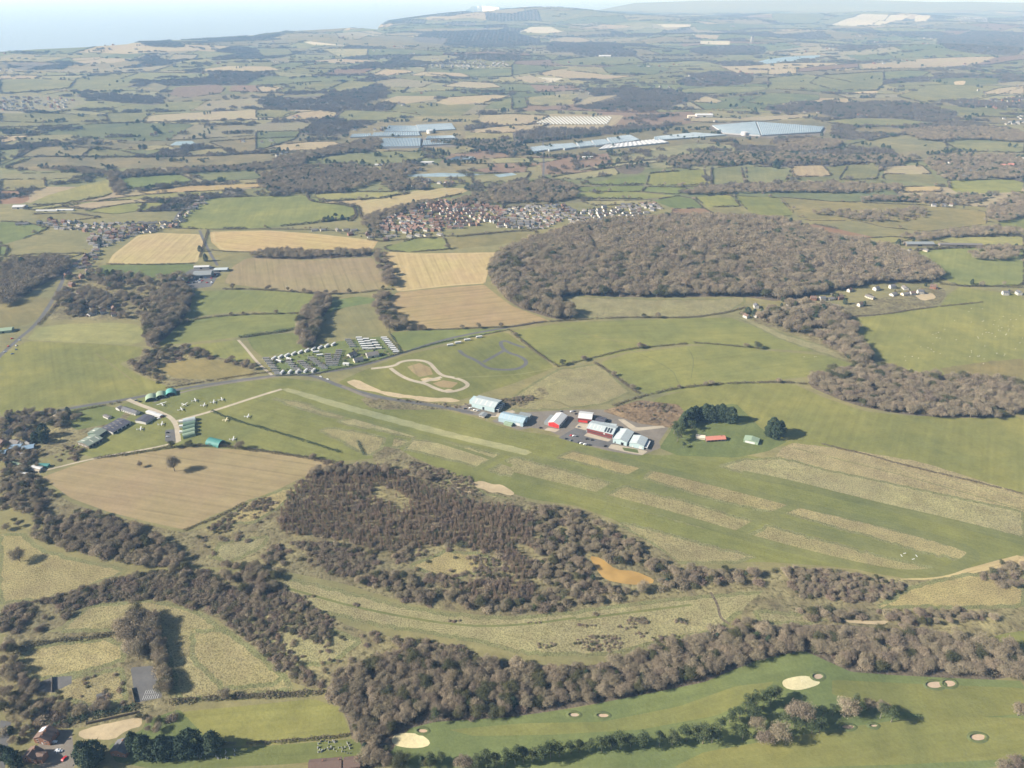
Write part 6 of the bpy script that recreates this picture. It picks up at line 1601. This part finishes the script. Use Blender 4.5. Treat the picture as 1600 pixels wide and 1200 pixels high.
# ---- cars
def car_proto():
    r = empty('parked_car', (0,0,-900)); b = MB(); b.prism([(-2.1,.3),(2.1,.3),(2.15,.75),(1.2,.92),(.5,1.42),(-1.2,1.45),(-1.9,.95),(-2.15,.8)], -.85, .85, axis='y'); b.build('body', MT['paint'], r)
    b = MB(); b.prism([(1.02,.98),(.45,1.36),(-1.15,1.38),(-1.7,.98)], -.88, .88, axis='y'); b.build('window', MT['glass'], r)
    for x in (-1.3, 1.3):
        for y in (-.8, .8): b = MB(); b.tube((x,y-.12,.32), (x,y+.12,.32), .32, .32, 10); b.build('wheel', MT['rubber'], r)
    return r
CAR = car_proto(); n_car = 0
CC = {'white':(.8,.8,.78), 'red':(.55,.03,.03), 'black':(.02,.02,.025), 'silver':(.5,.52,.54), 'blue':(.06,.12,.28), 'grey':(.14,.15,.16)}
CARS = """
893 681 .3 red red car at the back left of the hangar car park
896.5 681.5 .3 white white car right of the red one in the hangar car park
901 682 .3 grey grey car in the back row of the hangar car park
885 686 .3 black black car at the left of the hangar car park
892 688.5 .9 grey grey car turned askew in the hangar car park
917.5 686.5 .1 black black car in the middle of the hangar car park
925.5 688 .1 black black car right of the middle of the hangar car park
905 692 .4 black black car in the front row of the hangar car park
908 693 .4 white white car in the front row of the hangar car park
914 694.5 .4 white second white car in the front row of the hangar car park
917 695.5 .4 grey grey car near the end of the front row of the hangar car park
922 696 .1 black black car closing the front row of the hangar car park
946 697.5 .3 black black car in front of the pale blue units
904.5 667.5 .1 grey grey car on the yard before the white warehouse
893 643.5 .5 white white car behind the red hangar
897 643 .5 grey grey car behind the red hangar
877 643 .4 grey grey car alone behind the red hangar
900 647 .5 black black car behind the white warehouse
845 669 .3 black black car beside the red hangar front
85 1160 .1 white white car beside the solar roofed house
90 1173 .3 white white car on the drive between the brick houses
93 1175 .4 silver silver car on the drive between the brick houses
100.5 1186 1.3 red red car on the drive by the brown roofed house
238 652.5 .2 silver silver car by the white cabins
252 652 .5 red red car at the edge of the flying club yard
248 654.5 .4 white white car at the flying club yard
213 626 .2 grey grey car by the left arched hangar
219 628 .2 black black car in front of the left arched hangar
262 676.5 .1 black black car on the small tarmac square
262 683 .1 silver silver car on the small tarmac square
735 638 .3 white white car left of the pale blue hangar
742 641 .3 white white van like car before the pale blue hangar
747 642 .3 silver silver car before the pale blue hangar
727 639 .3 black black car at the end of the hangar row
501 589 -.4 white white car turning at the park road junction
512 593 -.4 white white car on the road past the park junction
"""
for ln in CARS.strip().splitlines():
    x, y, rz, c, lab = ln.split(' ', 4); P = at(float(x), float(y))+Vector((0,0,.01))
    if n_car == 0:
        o = CAR; o.location = P; o.rotation_euler = (0,0,float(rz))
        for q in (o,)+tuple(o.children): q.color = (*CC[c], 1)
    else: o = dup_tree(CAR, P, float(rz), CC[c])
    n_car += 1; tag(o, lab, 'car', 'parked cars')
for i in range(60):                                              # works yard and village verges
    z = rnd.choice(((295,436,18,3),(330,432,14,4),(315,441,22,2))) if i < 40 else rnd.choice(((640,352,40,6),(700,345,50,8),(20,540,12,14)))
    x, y = z[0]+rnd.uniform(-1,1)*z[2], z[1]+rnd.uniform(-1,1)*z[3]; c = rnd.choice(('white','white','silver','grey','blue','red','black'))
    tag(dup_tree(CAR, at(x, y), rnd.uniform(0,3), CC[c]), f"{c} car parked {'in the village works yard' if i < 40 else ('in the middle town' if x > 100 else 'in the roadside depot')}", 'car', 'cars parked in the works yard' if i < 40 else 'cars parked in the middle town and depot')
# ---- light aircraft
def plane_proto():
    r = empty('light_aircraft', (0,0,-900)); b = MB(); n = 10
    st = [(4.1,.12,1.25),(3.7,.42,1.25),(2.6,.55,1.28),(1.2,.62,1.4),(0,.6,1.42),(-1.4,.42,1.4),(-3.2,.2,1.45),(-4.2,.1,1.5)]; ve = []; fs = []
    for x, q, z in st:
        for k in range(n): a = 6.283*k/n; ve.append((x, q*math.cos(a), z+q*1.05*math.sin(a)))
    for i in range(len(st)-1):
        for k in range(n): fs.append((i*n+k, i*n+(k+1)%n, (i+1)*n+(k+1)%n, (i+1)*n+k))
    b.add(ve, fs+[tuple(range(n)), tuple(range((len(st)-1)*n, len(st)*n))[::-1]]); b.build('fuselage', MT['paint'], r, True)
    b = MB(); b.add([(1.4,0,2.02),(.1,0,2.02),(1.2,5.6,2.2),(.25,5.6,2.2),(1.2,-5.6,2.2),(.25,-5.6,2.2)]+[(1.4,0,2.2),(.1,0,2.12),(1.2,5.6,2.3),(.25,5.6,2.26),(1.2,-5.6,2.3),(.25,-5.6,2.26)], [(0,1,3,2),(1,0,4,5),(6,8,9,7),(7,11,10,6),(0,2,8,6),(1,7,9,3),(2,3,9,8),(0,6,10,4),(1,5,11,7),(4,10,11,5)]); b.build('wing', MT['paint'], r)
    b = MB(); b.box((-3.9,0,1.6), (.9,3.4,.09)); b.build('tailplane', MT['paint'], r); b = MB(); b.prism([(-3.2,1.6),(-4.3,1.6),(-4.5,3.0),(-4.0,3.0)], -.06, .06, axis='y'); b.build('fin', MT['paint'], r)
    b = MB(); b.prism([(1.6,1.6),(1.2,1.98),(.2,1.98),(-.6,1.72),(.2,1.6)], -.6, .6, axis='y'); b.build('window', MT['glass'], r); b = MB(); b.box((4.18,0,1.25), (.06,.16,1.9)); b.build('propeller', MT['rubber'], r)
    for x, y in ((1.0,1.2),(1.0,-1.2),(3.2,0)): b = MB(); b.tube((x,y-.09,.25), (x,y+.09,.25), .25, .25, 8); b.tube((x,y,.25), (x*.95,y*.4,1.0), .06, .06, 4); b.build('wheel', MT['rubber'], r)
    return r
PL = plane_proto()
PLANES = """
253.5 633 2.3 w white aircraft with long wings nearest the arched hangars
283 641 .6 w white aircraft in the front of the grass parking
288.5 633.5 -.4 w white aircraft in the middle of the grass parking
304.5 627 .5 w white aircraft at the back of the grass parking
318.5 634.5 .2 w white aircraft near the concrete track
333.5 629.5 .3 w white aircraft right of the one near the concrete track
346 625.5 .45 w white aircraft farthest right in the grass parking row
387 652 .1 w white aircraft alone beside the ditch hedge
353 657.5 .1 y small cream aircraft below the ditch hedge
252.5 664 .3 w white aircraft on the apron before the terminal building
219.5 671.5 .35 w white aircraft on the apron before the workshop
364 687.5 .2 w pale aircraft beside the large teal hangar
"""
for i, ln in enumerate(PLANES.strip().splitlines()):
    x, y, rz, c, lab = ln.split(' ', 4); P = at(float(x), float(y)); cl = (.66,.66,.64) if c == 'w' else (.75,.66,.42)
    if i == 0:
        o = PL; o.location = P; o.rotation_euler = (0,0,float(rz))
        for q in (o,)+tuple(o.children): q.color = (*cl, 1)
    else: o = dup_tree(PL, P, float(rz), cl)
    o.scale = (.98,)*3 if i else (1.15,)*3; tag(o, lab, 'aircraft', 'parked light aircraft')
# ---- sheep
sb = MB()
def ell(b, c, r, n=8, m=5, k=0):
    ve = [(c[0], c[1], c[2]-r[2])]; 
    for i in range(1, m): 
        t = -math.pi/2+math.pi*i/m; ve += [(c[0]+r[0]*math.cos(t)*math.cos(6.283*j/n), c[1]+r[1]*math.cos(t)*math.sin(6.283*j/n), c[2]+r[2]*math.sin(t)) for j in range(n)]
    ve.append((c[0], c[1], c[2]+r[2])); fs = [(0, 1+(j+1)%n, 1+j) for j in range(n)]
    for i in range(m-2): fs += [(1+i*n+j, 1+i*n+(j+1)%n, 1+(i+1)*n+(j+1)%n, 1+(i+1)*n+j) for j in range(n)]
    q = 1+(m-2)*n; fs += [(q+j, q+(j+1)%n, len(ve)-1) for j in range(n)]; b.add(ve, fs, k)
ell(sb, (0,0,.72), (.62,.34,.36)); ell(sb, (.55,0,.9), (.24,.17,.2)); ell(sb, (.78,0,.98), (.2,.11,.13))
for x in (-.38, .36):
    for y in (-.17, .17): sb.tube((x,y,.55), (x*1.05,y,0), .08, .05, 5)
for y in (-.13, .13): sb.box((.7, y, 1.07), (.06,.12,.05))
M_wool = plain_mat('wool', (.62,.58,.48), .95, .1, 3); SHEEP = sb.mesh('sheep', M_wool, True)
SP = "1270,330 1255,350 1340,332 1165,405 1270,415 1345,408 1338,412 1415,405 1470,380 1105,460 1065,480 1050,485 1030,493 1055,512 1075,515 1175,525 885,508 1030,550 1020,585 1035,600 1000,575 955,570 1075,612 940,640 900,630 855,632 860,655 1310,508 1340,490 1360,462 1362,480 1400,485 1440,465 1450,470 1485,495 1490,490 1500,470 1515,400 1440,440 1410,430 1445,400 1550,400 1575,375 1590,515 1575,545 1430,610 1480,615 1475,625 1545,582 1355,565 1270,595 1272,606 1310,628 1318,630 1321,625 1260,630 1350,645 1345,675 1420,505 1315,515 1380,480 1500,440 1505,460 1460,450 1530,440 225,632 290,632 300,630 885,712"
for p in PX(SP):
    P = at(1200+p[0]/4, 400+p[1]/4); o = link(bpy.data.objects.new('sheep', SHEEP)); o.location = P; o.rotation_euler = (0,0,rnd.uniform(0,6.28)); o.scale = (.95,)*3; tag(o, 'white sheep grazing on the wide green pasture', 'sheep', 'sheep on the wide green pasture')
# ---- gravestones, masts, markers
gm = MB(); gm.prism([(-.35,-.1),(.35,-.1),(.35,.9),(.2,1.12),(-.2,1.12),(-.35,.9)], -.08, .08); gm.box((0,0,.03), (.4,1,.2)); G1 = gm.mesh('gravestone', MT['plastic']); G2 = gm.mesh('gravestone', MT['stone'])
for (cx, cy, rx, ry, n, pl) in ((330,1178,42,8,46,'left part of the churchyard'), (522,1168,26,10,44,'right part of the churchyard by the brown roofs')):
    for i in range(n):
        P = at(cx+rnd.uniform(-1,1)*rx, cy+rnd.uniform(-1,1)*ry); wh = rnd.random() < .55; o = link(bpy.data.objects.new('gravestone', G1 if wh else G2)); o.location = P; o.rotation_euler = (0,0,rnd.uniform(-.2,.2)+.2); s = rnd.uniform(.9,1.5); o.scale = (s,s,s); tag(o, f"{'white' if wh else 'grey'} upright gravestone in the {pl}", 'gravestone', 'gravestones of the '+pl)
def mast(p, q, h, r, lab):
    A = at(p, q); o = tag(empty('radio_mast', A), lab, 'mast'); b = MB()
    for k in range(3): a = 2.094*k; b.tube((r*math.cos(a), r*math.sin(a), 0), (r*math.cos(a), r*math.sin(a), h), .25, .2, 4)
    for z in range(0, int(h), 6):
        for k in range(3): a, c = 2.094*k, 2.094*(k+1); b.tube((r*math.cos(a), r*math.sin(a), z), (r*math.cos(c), r*math.sin(c), z+6), .15, .15, 3)
    b.build('lattice', MT['steel'], o); g = MB()
    for k in range(3): a = 2.094*k+1; g.tube((0,0,h*.9), (h*.35*math.cos(a), h*.35*math.sin(a), 0), .08, .08, 3)
    g.build('guy_wire', MT['steel'], o)
mast(591, 48, 330, 1.4, 'thin lattice mast rising above the sea left of the hill')
mast(1080, 14, 300, 3, 'faint far mast on the right of the hills')
mk = MB(); mk.box((0,0,.06), (3.0,.8,.12)); MK = mk.mesh('runway_marker', MT['plastic'])
for i, (p, q, rz) in enumerate(((1413.5,864.5,.3),(1432,868.5,1.6),(1408.5,868,1.6),(1427,873.5,.3))):
    o = link(bpy.data.objects.new('runway_marker', MK)); o.location = at(p, q); o.rotation_euler = (0,0,rz); tag(o, ('back left','right end','left end','front right')[i]+' white marker of the square at the runway end', 'marker', 'white markers at the runway end')
sm = MB(); [sm.tube((0,0,0), (0,0,2.4), .03, .03, 5)]; sm.prism([(.03,1.8),(.6,2.05),(.03,2.35)], -.01, .01, axis='y')
for p, q, t in ((1252,1066,'upper'), (644,1156,'lower')):
    o = sm.build('golf_flag', MT['plastic']); o.location = at(p, q); tag(o, f'white flag standing on the {t} golf green', 'flag')
# playground court markings and benches, posts
b = MB()
for k in range(8):
    for j in range(2): b.box((k*1.6, j*5, .05), (.25,4.2,.1))
o = b.build('court_marking', MT['plastic']); o.location = at(224, 1090); o.rotation_euler = (0,0,.1); tag(o, kind='structure')
for i, (A, B, lab) in enumerate((((82,1058),(82,1082),'dark wall between the two small tarmac courts'), ((206,1075),(211,1098),'dark wall beside the big playground court'), ((135,1132),(219,1113),'dark timber fence behind the sandy paddock'))):
    a, c = at(*A), at(*B); d = c-a; L = math.hypot(d.x, d.y); f = tag(empty('boundary_wall' if i < 2 else 'timber_fence', (a+c)/2, math.atan2(d.y, d.x)), lab, 'wall' if i < 2 else 'fence'); w = MB(); w.box((0,0,1.0), (L,.25,2.4)); w.build('panel', MT['wood'], f)
    for k in range(int(L/6)+1): MB().box((-L/2+k*6, -.2, 1.1), (.18,.18,2.6)).build('post', MT['wood'], f)
# white chalk headland
HW = at(735, 18); cl = MB(); n = 26; base = []; top = []
for i in range(n+1):
    t = i/n; x = -1050+1500*t; y = 18800+260*math.sin(t*9)+(600*t); hh = (118 if t > .05 else 60)*(.88+.12*math.sin(t*7))*(1-.15*t)
    base.append((x, y-45*math.sin(i*1.9), -2)); top.append((x, y+25+20*math.sin(i*2.3), hh))
bk = [(p[0]+100, p[1]+2600, -2) for p in base]; m = n+1
cl.add(base+top, [(i,i+1,m+i+1,m+i) for i in range(n)], 0); cl.add(top+bk, [(i,i+1,m+i+1,m+i) for i in range(n)], 1); cl.add([base[0],top[0],bk[0]], [(0,1,2)], 0); cl.add([base[-1],top[-1],bk[-1]], [(0,2,1)], 1)
M_chalk = plain_mat('white_chalk', (.86,.85,.80), .95, .15, .02); o = cl.build('chalk_cliff', [M_chalk, M_far]); o.color = (.16,.17,.08,1); tag(o, kind='structure')

for ln in CIRC.strip().splitlines():
    k, c, r = ln.split()
    if k != 'Q': continue
    cx, cy = map(float, c.split(',')); rx, ry = map(float, r.split(',')); W = at_many([(cx+1.06*rx*math.cos(a), cy+1.10*ry*math.sin(a)) for a in np.linspace(0, 6.283, 25)[:-1]]); ce = W.mean(0); ve = []; n = len(W)
    for i, p in enumerate(W):
        d = (p-ce); d[2] = 0; d /= np.linalg.norm(d); hh = .5+.55*max(0, -d[0]*.8+d[1]*.6)
        for o_, z in ((-.5, -.02), (0, hh), (.9, hh*.8), (2.6, -.05)): q = p+d*o_; ve.append((q[0], q[1], p[2]+z))
    lip = MB(); lip.add(ve, [(i*4+j, ((i+1)%n)*4+j, ((i+1)%n)*4+j+1, i*4+j+1) for i in range(n) for j in range(3)]); o = lip.build('bunker_lip', M_grass, None, True); o.color = (.115,.14,.06,1); o['row_angle'] = .3; tag(o, kind='structure')
HAZE_D, HAZE_C, HAZE_A = 8.0e-5, (.34,.60,1.0,1), 0.0
SUN_S, SKY_S, EXPO = 5.0, .05, .90
# ------------------------------------------------------------------ air, sky, sun, camera
hz = MB().box((0, 20500, 251), (84000, 47000, 530)).build('haze', [])
hm = bpy.data.materials.new('hazy_air'); hm.use_nodes = True; nt = hm.node_tree
nt.nodes.remove(nt.nodes['Principled BSDF'])
pv = nt.nodes.new('ShaderNodeVolumePrincipled'); pv.inputs['Density'].default_value = HAZE_D; pv.inputs['Color'].default_value = HAZE_C
pv.inputs['Absorption Color'].default_value = (1,1,1,1); pv.inputs['Anisotropy'].default_value = HAZE_A
nt.links.new(pv.outputs['Volume'], nt.nodes['Material Output'].inputs['Volume'])
hz.data.materials.append(hm); tag(hz, kind='stuff'); tag(hz, 'pale blue haze thickening towards the sea and far hills', 'haze')
SUN_EL, SUN_TO = math.radians(30), Vector((-1, -.17, 0)).normalized()
w = bpy.data.worlds.new('World'); scene.world = w; w.use_nodes = True
nt = w.node_tree; sky = nt.nodes.new('ShaderNodeTexSky'); sky.sky_type = 'NISHITA'; sky.sun_disc = False
sky.sun_elevation = SUN_EL; sky.sun_rotation = math.atan2(SUN_TO.x, SUN_TO.y); sky.altitude = 300; sky.air_density = 1.0; sky.dust_density = 1.5
bg = nt.nodes['Background']; bg.inputs['Strength'].default_value = SKY_S; nt.links.new(sky.outputs[0], bg.inputs['Color'])
sd = bpy.data.lights.new('sun', 'SUN'); sd.energy = SUN_S; sd.angle = math.radians(.53); sd.color = (1, .96, .90)
so = link(bpy.data.objects.new('sun', sd)); so.location = (-300, 500, 900)
dv = Vector((SUN_TO.x*math.cos(SUN_EL), SUN_TO.y*math.cos(SUN_EL), math.sin(SUN_EL)))
so.rotation_euler = (-dv).to_track_quat('-Z', 'Y').to_euler()
cam = bpy.data.cameras.new('camera'); cam.sensor_width = 36; cam.lens = 36*FPX/1600; cam.clip_start = 1; cam.clip_end = 90000
co = link(bpy.data.objects.new('camera', cam)); co.location = (0, 0, H); co.rotation_euler = (math.pi/2-TILT, 0, 0); scene.camera = co
vs = scene.view_settings; vs.view_transform = 'Standard'; vs.look = 'None'; vs.exposure = EXPO; vs.gamma = 1.0; vs.use_curve_mapping = False
scene.render.engine = 'CYCLES'; cy = scene.cycles
cy.max_bounces = 4; cy.diffuse_bounces = 2; cy.glossy_bounces = 2; cy.transmission_bounces = 2; cy.volume_bounces = 1; cy.transparent_max_bounces = 4
cy.use_denoising = True
try: cy.denoiser = 'OPENIMAGEDENOISE'; cy.denoising_input_passes = 'RGB_ALBEDO_NORMAL'; cy.denoising_prefilter = 'ACCURATE'
except Exception: pass
cy.sample_clamp_indirect = 8
